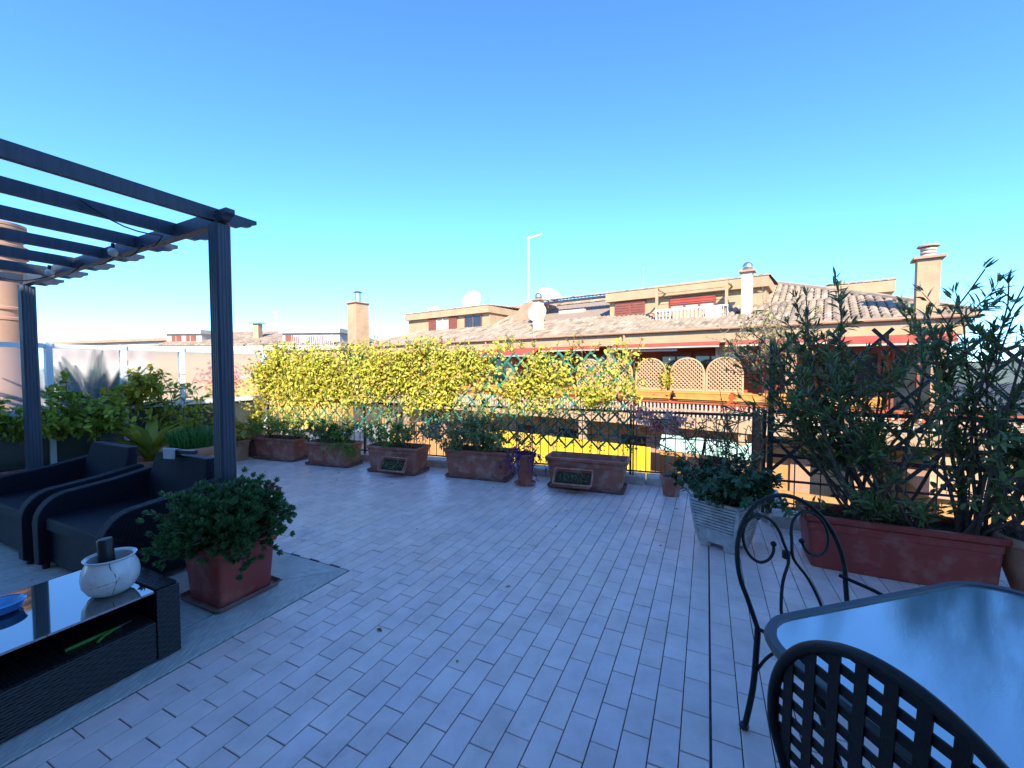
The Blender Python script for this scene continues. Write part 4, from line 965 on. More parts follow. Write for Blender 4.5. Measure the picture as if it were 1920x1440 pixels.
# ---- concrete planter: square, horizontally ribbed upper half, corner towards the camera
HC = thing('concrete_planter', 'weathered pale concrete planter with ribbed sides and corner feet', 'planter', (1.80, 3.475, 0), R(45 - 8))
def sq(w_, z, ch=0.022): 
    k = w_ / 2; return [(k - ch, -k, z), (k, -k + ch, z), (k, k - ch, z), (k - ch, k, z), (-k + ch, k, z), (-k, k - ch, z), (-k, -k + ch, z), (-k + ch, -k, z)]
lp = [sq(0.30, 0.05), sq(0.335, 0.15)]
wd_ = lambda z: 0.335 + (0.43 - 0.335) * (z - 0.15) / 0.25
z = 0.155; 
for k in range(9):
    lp += [sq(wd_(z) + 0.014, z, 0.03), sq(wd_(z) + 0.014, z + 0.012, 0.03), sq(wd_(z) - 0.018, z + 0.015, 0.03), sq(wd_(z) - 0.018, z + 0.0245, 0.03)]; z += 0.026
lp += [sq(0.43, z), sq(0.43, z + 0.02), sq(0.37, z + 0.02), sq(0.36, z - 0.05)]
MB().loft(lp, True, False).build('body', CONC, HC)
for sx in (-1, 1):
    for sy in (-1, 1): MB().loft([sq(0.09, 0.004, 0.02), sq(0.10, 0.055, 0.02)]).build('foot', CONC, HC, loc=(sx*0.10, sy*0.10, 0))
for sx in (-1, 1):
    for sy in (-1, 1): MB().loft([[(x*1 + sx*0.165*f, y + sy*0.165*f, zz) for x, y, _ in sq(0.030, 0, 0.010)] for f, zz in ((0.82, 0.02), (1.0, 0.15), (1.18, z + 0.0))]).build('corner_rib', CONC, HC)
MB().loft([sq(0.355, z - 0.04), sq(0.355, z - 0.015)]).build('soil', SOIL, HC)
bushy('leafy dark green plant crowding the ribbed concrete planter', (1.80, 3.475, z - 0.02), (0.40, 0.40), 0.40, 60, 3200, 0.050, 0.032, L_DARK, 'leafy_plant', 'plant', stem_r=0.004, lean=(-0.22, -0.12))
bushy('tall twiggy shrub rising behind the concrete planter', (1.95, 3.62, z - 0.02), (0.16, 0.14), 0.95, 22, 900, 0.032, 0.012, L_SAGE, 'twiggy_shrub', 'shrub', stem_r=0.006, bark=BARK, t0=0.35, sub=3, lean=(0.0, 0.05))
# small pot half hidden behind it, with pinkish plant on the railing
pot('small red pot half hidden behind the concrete planter', (1.88, 4.86, 0), [(0.09, 0.004), (0.12, 0.19), (0.135, 0.195), (0.135, 0.23), (0.12, 0.232), (0.11, 0.20)], TERRA, None, 0.205, 0.108)
bushy('dry reddish plant in the small hidden pot', (1.88, 4.86, 0.2), (0.14, 0.14), 0.5, 9, 130, 0.035, 0.018, L_SAGE, 'small_plant', 'plant')
hb = planter('hanging_box', 'terracotta box hooked on the railing beside the bare lattice', 'planter', tuple(rail_pt(6.72, 0.06, 0.70)), RA, 0.36, 0.15, 0.15, TERRA, 0.85)
tp = plant('pink_trailer', 'pink and white leaved trailing plant on the railing', 'plant', rail_pt(6.70, 0.12, 0.83)); lv = Leaves(); st = []
for k in range(30):
    p = twig_path((rng.normal()*0.12, rng.normal()*0.03, 0), (rng.normal()*0.7 - 0.2, rng.normal()*0.4 - 0.3, 0.8), rng.uniform(0.2, 0.5), 7, 0.16, -0.24); st.append(p); leaf_along(lv, p, 0.1, 16, 0.062, 0.026, 0.8, up=-0.1)
stems(st, 0.003, 0.0015, L_PINK, 'stems', tp, 4); lv.build('leaves', L_PINK, tp)

# ---- long red planter with oleander, clay pot at the right edge
RPa = R(-25.5); rp = planter('planter_box', 'long dark red planter box with the oleander', 'planter', tuple(Vector((2.25, 3.12, 0)) + Vector((cos(RPa), sin(RPa), 0))*0.53 + Vector((-sin(RPa), cos(RPa), 0))*0.17), RPa, 1.12, 0.42, 0.39, REDP, 0.90, 0.035, None)
lv = Leaves(); n = 900
P = np.stack([rng.uniform(-0.5, 0.5, n), rng.uniform(-0.16, 0.16, n), np.full(n, rp['top'])], 1); lv.add(P, rdir(n, 1.0), rdir(n), rng.uniform(0.015, 0.05, n), rng.uniform(0.006, 0.012, n))
lv.build('moss_and_weeds', L_MOSS, rp, hi=False)
OL = plant('oleander', 'tall dark oleander with long narrow leaves in the red planter', 'shrub', ontop(rp, 0.02)); OL.rotation_euler = (0, 0, RPa); st = []; sub = []; lv = Leaves()
def whorls(pts, t0, L):
    k = len(pts) - 1
    for i in range(1, len(pts)):
        if i / k < t0: continue
        p = np.array(pts[i]); tdir = np.array(Vector(pts[i] - pts[i - 1]).normalized()); n = int(rng.integers(6, 10)); az = rng.uniform(0, 6.28) + np.arange(n) * 2.1
        b1 = np.cross(tdir, [0.31, 0.17, 0.9]); b1 /= np.linalg.norm(b1); b2 = np.cross(tdir, b1); rd_ = np.outer(np.cos(az), b1) + np.outer(np.sin(az), b2)
        sp = 0.9 if i < k else 0.45
        lv.add(np.tile(p, (n, 1)) + rng.normal(size=(n, 3))*0.006, rd_ * sp + tdir * (1.1 - sp * 0.4), tdir - rd_ * 0.3 + rng.normal(size=(n, 3))*0.2, L * rng.uniform(0.55, 1.15, n), rng.uniform(0.010, 0.0165, n))
for k in range(30):
    x = rng.normal()*0.14 - 0.08; d = Vector((rng.uniform(-0.9, 0.7) if k < 22 else rng.uniform(-0.95, -0.3), rng.normal()*0.22, 1.0)); ln = rng.uniform(1.15, 1.95) * (1 - 0.10 * abs(d.x))
    p = twig_path((x, rng.normal()*0.06, -0.02), d, ln, 14, 0.07, 0.015); st.append(p); whorls(p, 0.34, 0.10)
    for q in range(4):
        i = rng.integers(4, 13); p2 = twig_path(p[i], Vector((rng.normal()*0.7, rng.normal()*0.5, 0.8)), rng.uniform(0.25, 0.55), 7, 0.10, 0.04); sub.append(p2); whorls(p2, 0.2, 0.09)
for k in range(20):
    p = twig_path((0.40 + rng.normal()*0.06, rng.normal()*0.05, -0.02), Vector((rng.uniform(-0.25, 0.75), rng.normal()*0.2, 1.0)), rng.uniform(1.35, 1.82), 14, 0.07, 0.015); st.append(p); whorls(p, 0.36, 0.10)
    for q in range(3):
        i = rng.integers(4, 13); p2 = twig_path(p[i], Vector((rng.normal()*0.7, rng.normal()*0.5, 0.8)), rng.uniform(0.25, 0.55), 7, 0.10, 0.04); sub.append(p2); whorls(p2, 0.2, 0.09)
for k in range(14):
    p = twig_path((rng.normal()*0.2, -0.05, 0), Vector((rng.normal()*0.9, -0.25 + rng.normal()*0.2, 0.55)), rng.uniform(0.3, 0.7), 8, 0.14); sub.append(p); whorls(p, 0.3, 0.085)
stems(st, 0.013, 0.004, BARK, 'branches', OL, 6); stems(sub, 0.005, 0.002, BARK, 'twigs', OL, 5); lv.build('leaves', L_OLEA, OL, curl=0.2, fold=0.25)
# low dangling sprig over the rim
cp = pot('orange clay pot at the end of the long red planter', (3.46, 2.66, 0), [(0.13, 0.004), (0.20, 0.22), (0.225, 0.34), (0.245, 0.35), (0.25, 0.40), (0.235, 0.405), (0.21, 0.36)], TERRA2, None, 0.37, 0.205, n=36)
bushy('tall dark leafy shrub in the orange clay pot', (3.46, 2.66, 0.37), (0.26, 0.26), 1.25, 20, 1300, 0.06, 0.026, L_OLEA, 'shrub', 'shrub', stem_r=0.007, bark=BARK, t0=0.3)
# climber with pale sunlit leaves at the head of the dark lattice
cl = plant('pale_climber', 'sparse pale climber with tangled twigs over the corner post', 'vine', tuple(J)); cl.rotation_euler = (0, 0, ja); lv = Leaves(); st = []
for k in range(5): st.append([Vector((0.2 + rng.normal()*0.03, 0.03, 0.1)), Vector((0.25 + rng.normal()*0.08, 0.02, 0.7)), Vector((0.3 + rng.normal()*0.2, 0.0, 1.3)), Vector((0.35 + rng.normal()*0.3, 0.0, 1.8))])
for k in range(120):
    p = twig_path((rng.uniform(-0.05, 0.9), rng.normal()*0.14 + 0.02, rng.uniform(1.45, 2.0)), (rng.normal(), rng.normal()*0.6, rng.normal()*0.6 + 0.4), rng.uniform(0.15, 0.42), 6, 0.25)
    st.append(p); leaf_along(lv, p, 0.1, 8, 0.040, 0.018, 0.8)
stems(st, 0.004, 0.0018, TWIG, 'stems', cl, 4); lv.build('leaves', island_mat('pale_leaf', [(0.30, 0.30, 0.10), (0.42, 0.38, 0.16), (0.22, 0.25, 0.06), (0.40, 0.24, 0.14)], 0.6, 0.3), cl)

# ------------------------------------------------------------------ opposite apartment building; local x = s along the front, y = t into the depth
AB = thing('apartment_building', 'long cream apartment block with tiled roof and dormers across the street', 'building', (8.84, 15.0, 0), R(-37))
ROOF_LO = 0.33
def roof_z(t):
    return 3.02 + ROOF_LO * (t + 0.25) if t < 3.2 else 3.02 + ROOF_LO * 3.45 + 0.44 * (t - 3.2)
def tile_field(s0, s1, t0, t1, zf, inside=lambda s, t: True, cw=0.24, cl=0.40):
    m = MB(); k = 0; s = s0
    while s < s1:
        t = t0
        while t < t1:
            tt = min(t + cl * 1.12, t1)
            if inside(s + cw/2, t + cl/2):
                v = []
                for (ty, rr, lift) in ((t, 0.5, 0.035), (tt, 0.42, 0.012)):
                    for j in range(5):
                        a = pi * j / 4; v.append((s + cw/2 - cw*rr*cos(a) + rng.normal()*0.003, ty, zf(ty) + lift + cw*0.36*sin(a)))
                m.add(v, [(j, j+1, 5+j+1, 5+j) for j in range(4)] + [(0, 1, 2, 3, 4)])
            t += cl
        s += cw
    return m
SL, SR = -24.3, 5.3
def in_lo(s, t): return SL + (t * 1.0 + 0.2) * 0.9 < s < SR - (t + 0.2) * 0.62 and not (-0.98 < s < -0.18 and 1.1 < t < 1.9)
# roof deck under the tiles
MB().add([(SL, -0.25, 3.0), (SR, -0.25, 3.0), (SR - 2.1, 3.2, roof_z(3.2) - 0.02), (SL + 3.1, 3.2, roof_z(3.2) - 0.02), (SL + 6.2, 7.0, roof_z(7) - 0.02), (SR - 6.2, 7.0, roof_z(7) - 0.02), (SL, 14.2, 3.0), (SR, 14.2, 3.0)],
         [(0,1,2,3), (3,2,5,4), (0,3,4,6), (1,7,5,2), (4,5,7,6)]).build('roof', ROOFB, AB)
tile_field(SL, SR, -0.32, 3.2, roof_z, in_lo).build('roof_tiles', ROOFT, AB, kind='stuff')
def in_hi(s, t): return SL + 3.1 + (t - 3.2) * 0.82 < s < SR - 2.1 - (t - 3.2) * 1.08 and not (-12.2 < s < -7.1 and t < 6.6)
tile_field(SL + 3, SR, 3.2, 7.0, roof_z, in_hi).build('upper_roof_tiles', ROOFT, AB, kind='stuff')
rt = MB().tube([(SL + 6.2, 7.0, roof_z(7) + 0.06), (SR - 6.2, 7.0, roof_z(7) + 0.06)], 0.13, 8).build('ridge_tiles', ROOFT, AB)
MB().tube([(SR - 6.2, 7.0, roof_z(7) + 0.05), (SR - 2.1, 3.2, roof_z(3.2) + 0.06), (SR, -0.25, 3.06)], 0.12, 8).build('hip_tiles', ROOFT, AB)
MB().tube([(SL + 6.2, 7.0, roof_z(7) + 0.05), (SL + 3.1, 3.2, roof_z(3.2) + 0.06), (SL, -0.25, 3.06)], 0.12, 8).build('hip_tiles', ROOFT, AB)
MB().tube([(SL, -0.36, 2.97), (SR, -0.36, 2.97)], 0.055, 8).build('gutter', WALLP, AB)
for s in (-12.6, -4.9): MB().tube([(s, -0.30, 2.95), (s, -0.30, 2.5), (s, -0.02, 2.3), (s, 0.0, -0.4)], 0.05, 6).build('downpipe', WALLP, AB)
# fascia, walls, terrace slab, lower storeys
MB().box(SL + 0.2, SR - 0.2, -0.22, 1.7, 2.46, 2.98).build('fascia', WALLC, AB)
MB().box(SL + 0.3, SR - 0.3, 1.7, 13.8, -0.40, 2.98).build('upper_wall', WALLR, AB)
MB().box(SL + 0.1, SR + 3.0, -0.35, 13.8, -0.86, -0.40).build('terrace_slab', WALLC, AB)
MB().box(SL + 0.3, SR + 2.6, 1.3, 13.8, -13.5, -0.862).build('lower_wall', WALLO, AB)
MB().box(SL + 0.1, SR + 3.0, -0.30, 1.298, -4.05, -3.75).build('balcony_slab', WALLW, AB)
MB().box(SL + 0.1, SR + 3.0, -0.30, -0.15, -3.748, -2.75).build('balcony_parapet', WALLO, AB)
MB().box(SL + 0.1, SR + 3.0, -0.30, 1.298, -7.25, -6.95).build('balcony_slab', WALLW, AB)
MB().box(SL + 0.1, SR + 3.0, -0.30, -0.15, -6.948, -5.95).build('balcony_parapet', WALLO, AB)
for s in (-19.5, -13.0, -6.9, -0.4, 5.5): MB().box(s - 0.14, s + 0.14, -0.25, 0.05, -13.5, -0.862).build('pilaster', WALLC, AB)
# pillars and windows of the recessed storey
for s in (-21.0, -17.0, -11.2, -5.6, 1.0, 4.6):
    MB().box(s - 0.16, s + 0.16, -0.1, 0.25, -0.4, 2.458).build('pillar', WALLP, AB)
for s in (-22.5, -19.2, -15.8, -13.0, -9.3, -7.2, -3.3, -1.9, 2.8, 4.4):
    wn = MB().box(s - 0.62, s + 0.62, 1.66, 1.699, -0.15, 2.0).build('window', PANE, AB)
    for x in (-0.62, 0.0, 0.62): MB().box(s + x - 0.035, s + x + 0.035, 1.63, 1.66, -0.15, 2.06).build('frame', SHUT, wn)
    MB().box(s - 0.66, s + 0.66, 1.62, 1.659, 2.0, 2.2).build('shutter_box', SHUT, wn)
for s in (-22.0, -18.4, -15.2, -11.0, -8.4, -5.0, -1.6, 2.2, 6.0):
    for zz in (-3.0, -6.2, -9.4):
        wn = MB().box(s - 0.6, s + 0.6, 1.26, 1.299, zz - 0.7, zz + 1.4).build('window', PANE, AB)
        for x in (-0.9, 0.9): MB().box(s + x - 0.3, s + x + 0.3, 1.2, 1.259, zz - 0.7, zz + 1.4).build('shutter', WALLP, wn)
# yellow and mint blinds hung along the lower balcony
for a, b in ((-12.4, -10.6), (-10.5, -8.4), (-8.3, -6.1), (-6.0, -4.9), (-4.85, -3.7)):
    m = MB(); n = 10
    for k in range(n): 
        x0 = a + (b - a) * k / n; x1 = a + (b - a) * (k + 1) / n; y = -0.33 - 0.03 * (k % 2); y2 = -0.33 - 0.03 * ((k + 1) % 2)
        m.add([(x0, y, -3.6), (x1, y2, -3.6), (x1, y2, -1.75), (x0, y, -1.75)], [(0, 1, 2, 3)])
    m.build('yellow_blind', YELF, AB)
for a, b in ((-3.3, -1.7), (-1.6, 0.1)): MB().add([(a, -0.6, -1.75), (b, -0.6, -1.75), (b, -0.15, -1.20), (a, -0.15, -1.20)], [(0, 1, 2, 3)]).build('mint_awning', MINT, AB)
# red awnings rolled under the fascia, some let out
for a, b, o_ in ((-22.5, -18.5, 0.55), (-13.0, -9.2, 0.5), (-9.0, -6.0, 0.12), (-5.4, -1.2, 0.10), (-1.0, 2.0, 0.10), (2.2, 4.9, 0.3)):
    aw = MB().add([(a, -0.24, 2.50), (b, -0.24, 2.50), (b, -0.26 - o_, 2.44 - o_*0.55), (a, -0.26 - o_, 2.44 - o_*0.55), (a, -0.27 - o_, 2.38 - o_*0.55), (b, -0.27 - o_, 2.38 - o_*0.55)], [(0,1,2,3), (3,2,5,4)]).build('awning', REDF, AB)
    MB().tube([(a, -0.30 - o_, 2.36 - o_*0.55), (b, -0.30 - o_, 2.36 - o_*0.55)], 0.035, 6).build('front_bar', WALLW, aw)
MB().box(-4.6, -2.8, -0.05, 0.02, 2.18, 2.26).build('tube_light', WHITE, AB)
# parapet of the recessed terrace: balusters, rails, orange troughs
m = MB()
s = SL + 0.3
while s < SR + 2.8:
    m.box(s, s + 0.06, -0.30, -0.24, -0.398, 0.12); s += 0.15
m.build('balusters', WALLW, AB, kind='stuff')
MB().box(SL + 0.2, SR + 2.9, -0.34, -0.20, 0.12, 0.22).build('coping', WALLR, AB)
MB().box(SL + 0.2, SR + 2.9, -0.30, -0.24, -0.20, -0.12).build('mid_rail', WALLP, AB)
for k in range(14):
    s = -22.8 + 2.1 * k
    if s > 4.2: break
    tb = MB().loft([rrect(1.75, 0.24, 0.04, 0.225, 2, s, -0.27), rrect(1.95, 0.34, 0.05, 0.52, 2, s, -0.27), rrect(2.0, 0.38, 0.05, 0.53, 2, s, -0.27), rrect(2.0, 0.38, 0.05, 0.60, 2, s, -0.27)]).build('flower_trough', OTROUGH, AB)
    MB().box(s - 0.99, s + 0.99, -0.475, -0.462, 0.30, 0.36).build('band', OTROUGH, tb)
# arched lattice screens standing on the troughs
def arch_screen(s, lab, w_=1.22):
    t = thing('lattice_screen', lab, 'screen', tuple(AB.matrix_basis @ Vector((s, -0.27, 0.60))), R(-37), 'arched lattice screens across the street')
    hh = 1.28; r = w_/2; zs = hh - r
    path = [(-r, 0, 0), (-r, 0, zs)] + [(-r*cos(pi*k/12), 0, zs + r*sin(pi*k/12)) for k in range(1, 12)] + [(r, 0, zs), (r, 0, 0)]
    MB().tube(path, 0.04, 5).build('arch_frame', WOODL, t); MB().bar((-r, 0, 0.04), (r, 0, 0.04), 0.06, 0.06).build('bottom_rail', WOODL, t)
    def ok(x, z): return abs(x) < r and z > 0 and (z < zs or x*x + (z - zs)**2 < r*r)
    for sg in (1, -1):
        for k in range(-14, 15):
            c = k * 0.15; ts = [q for q in np.linspace(-2, 2, 201) if ok(c + sg*q*0.7071, 0.6 + q*0.7071)]
            if len(ts) < 4: continue
            a, b = min(ts), max(ts)
            MB().bar((c + sg*a*0.7071, 0.012*sg, 0.6 + a*0.7071), (c + sg*b*0.7071, 0.012*sg, 0.6 + b*0.7071), 0.02, 0.045, (0, 0, 1)).build('slat', WOODL, t)
    return t
bpy.context.view_layer.update()
for s, lab in ((-6.5, 'arched wooden lattice screen across the street, farthest from the wall air conditioner'), (-5.15, 'arched wooden lattice screen seen through the bare end of the green trellis'),
               (-3.75, 'arched wooden lattice screen left of the yellow shrub across the street'), (-2.33, 'arched wooden lattice screen just right of the yellow shrub across the street'),
               (-1.03, 'arched wooden lattice screen below the wall air conditioner across the street')): arch_screen(s, lab)
t_ = thing('potted_shrub', 'yellow green shrub between the arched screens across the street', 'shrub', tuple(AB.matrix_basis @ Vector((-3.05, -0.27, 0.58))), 0); lv = Leaves()
for k in range(260): 
    lv.add([rng.normal(size=3) * np.array([0.16, 0.12, 0.30]) + np.array([0, 0, 0.45])], rdir(1), rdir(1, 0.5), [0.13], [0.07])
lv.build('leaves', L_YELL, t_, hi=False)
# dormers
def dormer(s0, s1, t0, ztop, win, label=None, depth=3.4):
    d = MB().box(s0, s1, t0, t0 + depth, roof_z(t0) - 0.35, ztop - 0.42).build('dormer', WALLC, AB)
    MB().box(s0 - 0.12, s1 + 0.12, t0 - 0.28, t0 + depth, ztop - 0.418, ztop).build('dormer_fascia', WALLC, d)
    m = tile_field(s0 - 0.1, s1 + 0.1, t0 - 0.25, t0 + depth, lambda t: ztop + 0.01 + 0.05 * (t - t0)); m.build('dormer_tiles', ROOFT, d, kind='stuff')
    return d
d1 = dormer(-23.0, -15.1, 3.0, 5.42, None); d2 = dormer(-7.0, -0.1, 3.0, 5.28, None); d3 = dormer(2.0, 3.9, 4.6, 4.86, None, depth=2.0)
def window(par, s0, s1, z0, z1, t, shut=None, panes=2, pm=PANE, frame=SHUT):
    wn = MB().box(s0, s1, t - 0.03, t - 0.003, z0, z1).build('window', pm, par)
    for k in range(panes + 1):
        x = s0 + (s1 - s0) * k / panes; MB().box(x - 0.04, x + 0.04, t - 0.07, t - 0.031, z0, z1).build('frame', frame, wn)
    MB().box(s0 - 0.06, s1 + 0.06, t - 0.09, t - 0.071, z0 - 0.06, z0).build('sill', WALLW, wn)
    if shut:
        for x in shut:
            sh = MB().box(x - 0.38, x + 0.38, t - 0.12, t - 0.08, z0 - 0.05, z1 + 0.05).build('shutter', SHUT, wn)
            m = MB()
            for q in range(7): zz = z0 + (z1 - z0) * (q + 0.3) / 7; m.box(x - 0.32, x + 0.32, t - 0.14, t - 0.121, zz, zz + 0.05)
            m.build('slats', SHUT, sh)
    return wn
window(d1, -19.9, -18.7, 3.98, 4.92, 3.0, (-20.3, -18.3), 2, WALLW, WHITE); window(d1, -17.2, -15.75, 3.98, 4.92, 3.0, None, 2)
window(d2, -6.45, -5.35, 3.98, 4.82, 3.0, (-6.28, -5.52), 1)
wn = window(d2, -3.95, -2.02, 3.72, 4.72, 3.0, None, 3, WALLW, SHUT); MB().box(-3.95, -2.02, 2.90, 2.92, 4.45, 4.72).build('blind', REDF, wn)
# roof balcony in front of the dormer with white railing and open frame
rb = MB().box(-4.15, -1.2, 1.3, 2.998, 3.15, 3.42).build('roof_balcony', WALLW, AB)
m = MB()
for k in range(20): m.box(-4.1 + k*0.15, -4.07 + k*0.15, 1.32, 1.35, 3.42, 4.0)
m.build('balusters', WHITE, rb, kind='stuff')
MB().box(-4.12, -1.22, 1.30, 1.37, 4.0, 4.06).build('handrail', WHITE, rb)
MB().box(-2.05, -1.45, 1.27, 1.295, 3.42, 4.05).build('towel', WHITE, rb)
MB().box(-3.4, -2.2, 1.375, 1.40, 3.43, 3.95).build('reed_screen', WOODL, rb)
for s in (-4.1, -1.3):
    MB().box(s - 0.05, s + 0.05, 1.4, 1.5, 3.42, 5.1).build('frame_post', WALLC, rb)
MB().box(-4.2, -1.2, 1.38, 1.52, 5.05, 5.13).build('frame_beam', WALLC, rb); MB().bar((-4.1, 1.45, 5.0), (-4.1, 2.95, 5.0), 0.06, 0.06).build('frame_beam', WALLC, rb); MB().bar((-1.3, 1.45, 5.0), (-1.3, 2.95, 5.0), 0.06, 0.06).build('frame_beam', WALLC, rb)
for k in range(5): MB().tube([(-4.1, 1.45, 4.3 + k*0.0 + 0.12*k), (-1.3, 1.45, 4.3 + 0.12*k)], 0.008, 4).build('washing_line', DARK, rb)
# chimneys
def chimney(s, t, w_, z1, cap, dp=None, name='chimney'):
    dp = dp or w_; z0 = roof_z(max(t, -0.2)) - 0.5
    c = MB().box(s - w_/2, s + w_/2, t - dp/2, t + dp/2, z0, z1).build(name, WALLC if cap != 'ball' else WALLW, AB)
    MB().box(s - w_/2 - 0.1, s + w_/2 + 0.1, t - dp/2 - 0.1, t + dp/2 + 0.1, z1 + 0.001, z1 + 0.07).build('cap_slab', WALLP, c)
    if cap == 'flue':
        MB().lathe([(0.22, z1 + 0.07), (0.22, z1 + 0.72)], 14, (s, t, 0), True, True).build('flue', STEEL, c, True); MB().lathe([(0.34, z1 + 0.78), (0.20, z1 + 0.86), (0.02, z1 + 0.9)], 14, (s, t, 0), True, True).build('cowl', STEEL, c, True)
        for a in range(3): MB().bar((s + 0.2*cos(a*2.1), t + 0.2*sin(a*2.1), z1 + 0.6), (s + 0.2*cos(a*2.1), t + 0.2*sin(a*2.1), z1 + 0.8), 0.02, 0.02).build('cowl_strut', STEEL, c)
    elif cap == 'ball':
        MB().sphere((s, t, z1 + 0.22), 0.2, 12, 8).build('vent_ball', STEEL, c, True)
    else:
        for k in range(3): MB().lathe([(0.17, z1 + 0.07 + k*0.10), (0.19, z1 + 0.10 + k*0.10), (0.17, z1 + 0.15 + k*0.10)], 14, (s, t, 0), True, True).build('clay_ring', WALLW, c, True)
        MB().lathe([(0.26, z1 + 0.38), (0.24, z1 + 0.43)], 14, (s, t, 0), True, True).build('clay_lid', WALLP, c, True)
    return c
chimney(-23.85, -0.65, 1.05, 5.9, 'flue', 1.0); chimney(-0.58, 1.5, 0.36, 5.25, 'ball', 0.36); chimney(-10.1, 1.0, 0.42, 5.0, 'ball', 0.42); chimney(4.33, 0.2, 0.50, 4.72, 'clay', 0.5)
# small roof strip bridging to the second dormer
bs = MB().box(-12.0, -7.1, 4.2, 4.5, 5.40, 5.50).build('roof_bridge', ROOFB, AB); tile_field(-12.0, -7.1, 4.0, 4.9, lambda t: 5.52 + 0.12*(t - 4.0)).build('bridge_tiles', ROOFT, bs, kind='stuff')
MB().prism([(-14.4, 3.75), (-12.4, 3.8), (-12.0, 5.5), (-12.9, 5.5)], 'y', 3.6, 6.8).build('loft_wall', WALLP, AB)
MB().box(-11.0, -9.3, 4.6, 6.4, 3.9, 4.95).build('stair_head', WALLW, AB)
# things on the roof
def abp(s, t, z): return tuple(AB.matrix_basis @ Vector((s, t, z)))
def dish(label, s, t, z, r, az, el, arm=0.5):
    d = thing('satellite_dish', label, 'satellite dish', abp(s, t, z), az)
    n = 24; lp = []
    for k in range(1, 6):
        rr = r * k / 5; lp.append([(rr*cos(2*pi*j/n), 0.0 - 0.18*r*(1 - (rr/r)**2) * -1, rr*sin(2*pi*j/n)) for j in range(n)])
    lp2 = [[(x, y + 0.03, zz) for x, y, zz in reversed_] for reversed_ in lp[::-1]]
    D_ = MB().loft(lp + lp2, True, True).build('reflector', WHITE, d, True); D_.location = (0, -0.1, r*0.9 + arm); D_.rotation_euler = (R(-el), 0, 0)
    MB().tube([(0, 0.05, 0), (0, 0.05, r*0.9 + arm)], 0.035, 6).build('mast', STEEL, d)
    MB().tube([(0, 0.0, arm + r*0.3), (0, -r*0.9, arm + r*0.5)], 0.02, 5).build('arm', STEEL, d); MB().box(-0.05, 0.05, -r*0.98, -r*0.86, arm + r*0.45, arm + r*0.62).build('receiver', GREY, d)
    return d
dish('large white satellite dish on the roof beside the steel flue', -17.85, 4.4, roof_z(4.4), 0.68, R(-20), 18, 0.95)
dish('white satellite dish above the middle chimney, tilted skywards', -11.65, 4.5, 5.2, 0.72, R(20), 48, 0.15)
dish('white satellite dish low on the tiles left of the middle chimney', -11.4, 2.9, roof_z(2.9), 0.55, R(-25), 15, 0.15)
an = thing('tv_antenna', 'tall white television mast on the roof ridge', 'antenna', abp(-13.5, 5.0, roof_z(5.0) - 0.1))
MB().tube([(0, 0, 0), (0, 0, 5.1)], 0.045, 6).build('mast', WHITE, an); MB().tube([(-0.1, 0, 4.95), (0.85, -0.2, 5.2)], 0.05, 5).build('boom', WHITE, an)
for k in range(7): MB().tube([(k*0.13, -0.35 - k*0.03, 4.97 + k*0.035), (k*0.13, 0.35 - k*0.03, 4.97 + k*0.035)], 0.012, 4).build('element', WHITE, an)
an = thing('tv_antenna', 'short thin mast behind the right dormer', 'antenna', abp(-6.2, 5.6, 5.3)); MB().tube([(0, 0, 0), (0, 0, 1.75)], 0.03, 5).build('mast', STEEL, an)
for k in range(3): MB().tube([(-0.18, 0, 1.35 + k*0.15), (0.18, 0, 1.35 + k*0.15)], 0.012, 4).build('element', STEEL, an)
fl_ = thing('roof_flue', 'pair of thin steel flue pipes beside the large dish', 'flue', abp(-16.6, 4.5, roof_z(4.5) - 0.05))
for x in (-0.12, 0.12): MB().tube([(x, 0, 0), (x, 0, 1.5 + x)], 0.07, 8).build('pipe', STEEL, fl_)
def aircon(label, s, t, z, rz=R(-37), sc=1.0):
    a = thing('air_conditioner', label, 'air conditioner', abp(s, t, z), rz)
    bevel(MB().box(-0.42, 0.42, -0.28, 0.0, 0.0, 0.60).build('casing', WHITE, a), 0.02)
    MB().lathe([(0.22, 0.0), (0.22, 0.012), (0.02, 0.012)], 20, (0, 0, 0), True, True).build('fan_grille', GREY, a, loc=(-0.12, -0.281, 0.3)).rotation_euler = (R(90), 0, 0)
    return a
aircon('white air conditioner on the red wall behind the arched screens', -1.25, 1.69, 2.0 - 0.15); aircon('white air conditioner on the flat left dormer', -21.6, 4.3, 5.44)

# ------------------------------------------------------------------ further block on the left
B2 = thing('apartment_building', 'farther beige apartment block with brown shutters beyond the glass fence', 'building', (-16.0, 33.0, 0), R(-8))
MB().box(-14.5, 2.5, 0.0, 14, -13.5, 2.9).build('wall', WALLC, B2)
MB().box(-14.8, 2.8, -0.3, 14.2, 2.9, 3.3).build('fascia', WALLW, B2)
MB().add([(-14.8, -0.3, 3.3), (2.8, -0.3, 3.3), (0.0, 6, 5.0), (-12, 6, 5.0), (2.8, 14, 3.3), (-14.8, 14, 3.3)], [(0,1,2,3), (1,4,2), (0,3,5), (3,2,4,5)]).build('roof', ROOFB, B2)
tile_field(-14.0, 2.2, -0.3, 5.6, lambda t: 3.32 + (t + 0.3) * 0.27, lambda s, t: -14.6 + t*0.45 < s < 2.4 - t*0.4, 0.3, 0.5).build('roof_tiles', ROOFT, B2, kind='stuff')
def dorm2(x0, x1, t0, z0, z1, rz=0.0):
    d = MB().box(x0, x1, t0, t0 + 3, z0, z1 - 0.35).build('dormer', WALLW, B2); MB().box(x0 - 0.15, x1 + 0.15, t0 - 0.25, t0 + 3, z1 - 0.349, z1).build('dormer_fascia', WALLW, d); return d
dd = dorm2(-14.0, -10.6, 1.0, 3.3, 4.75)
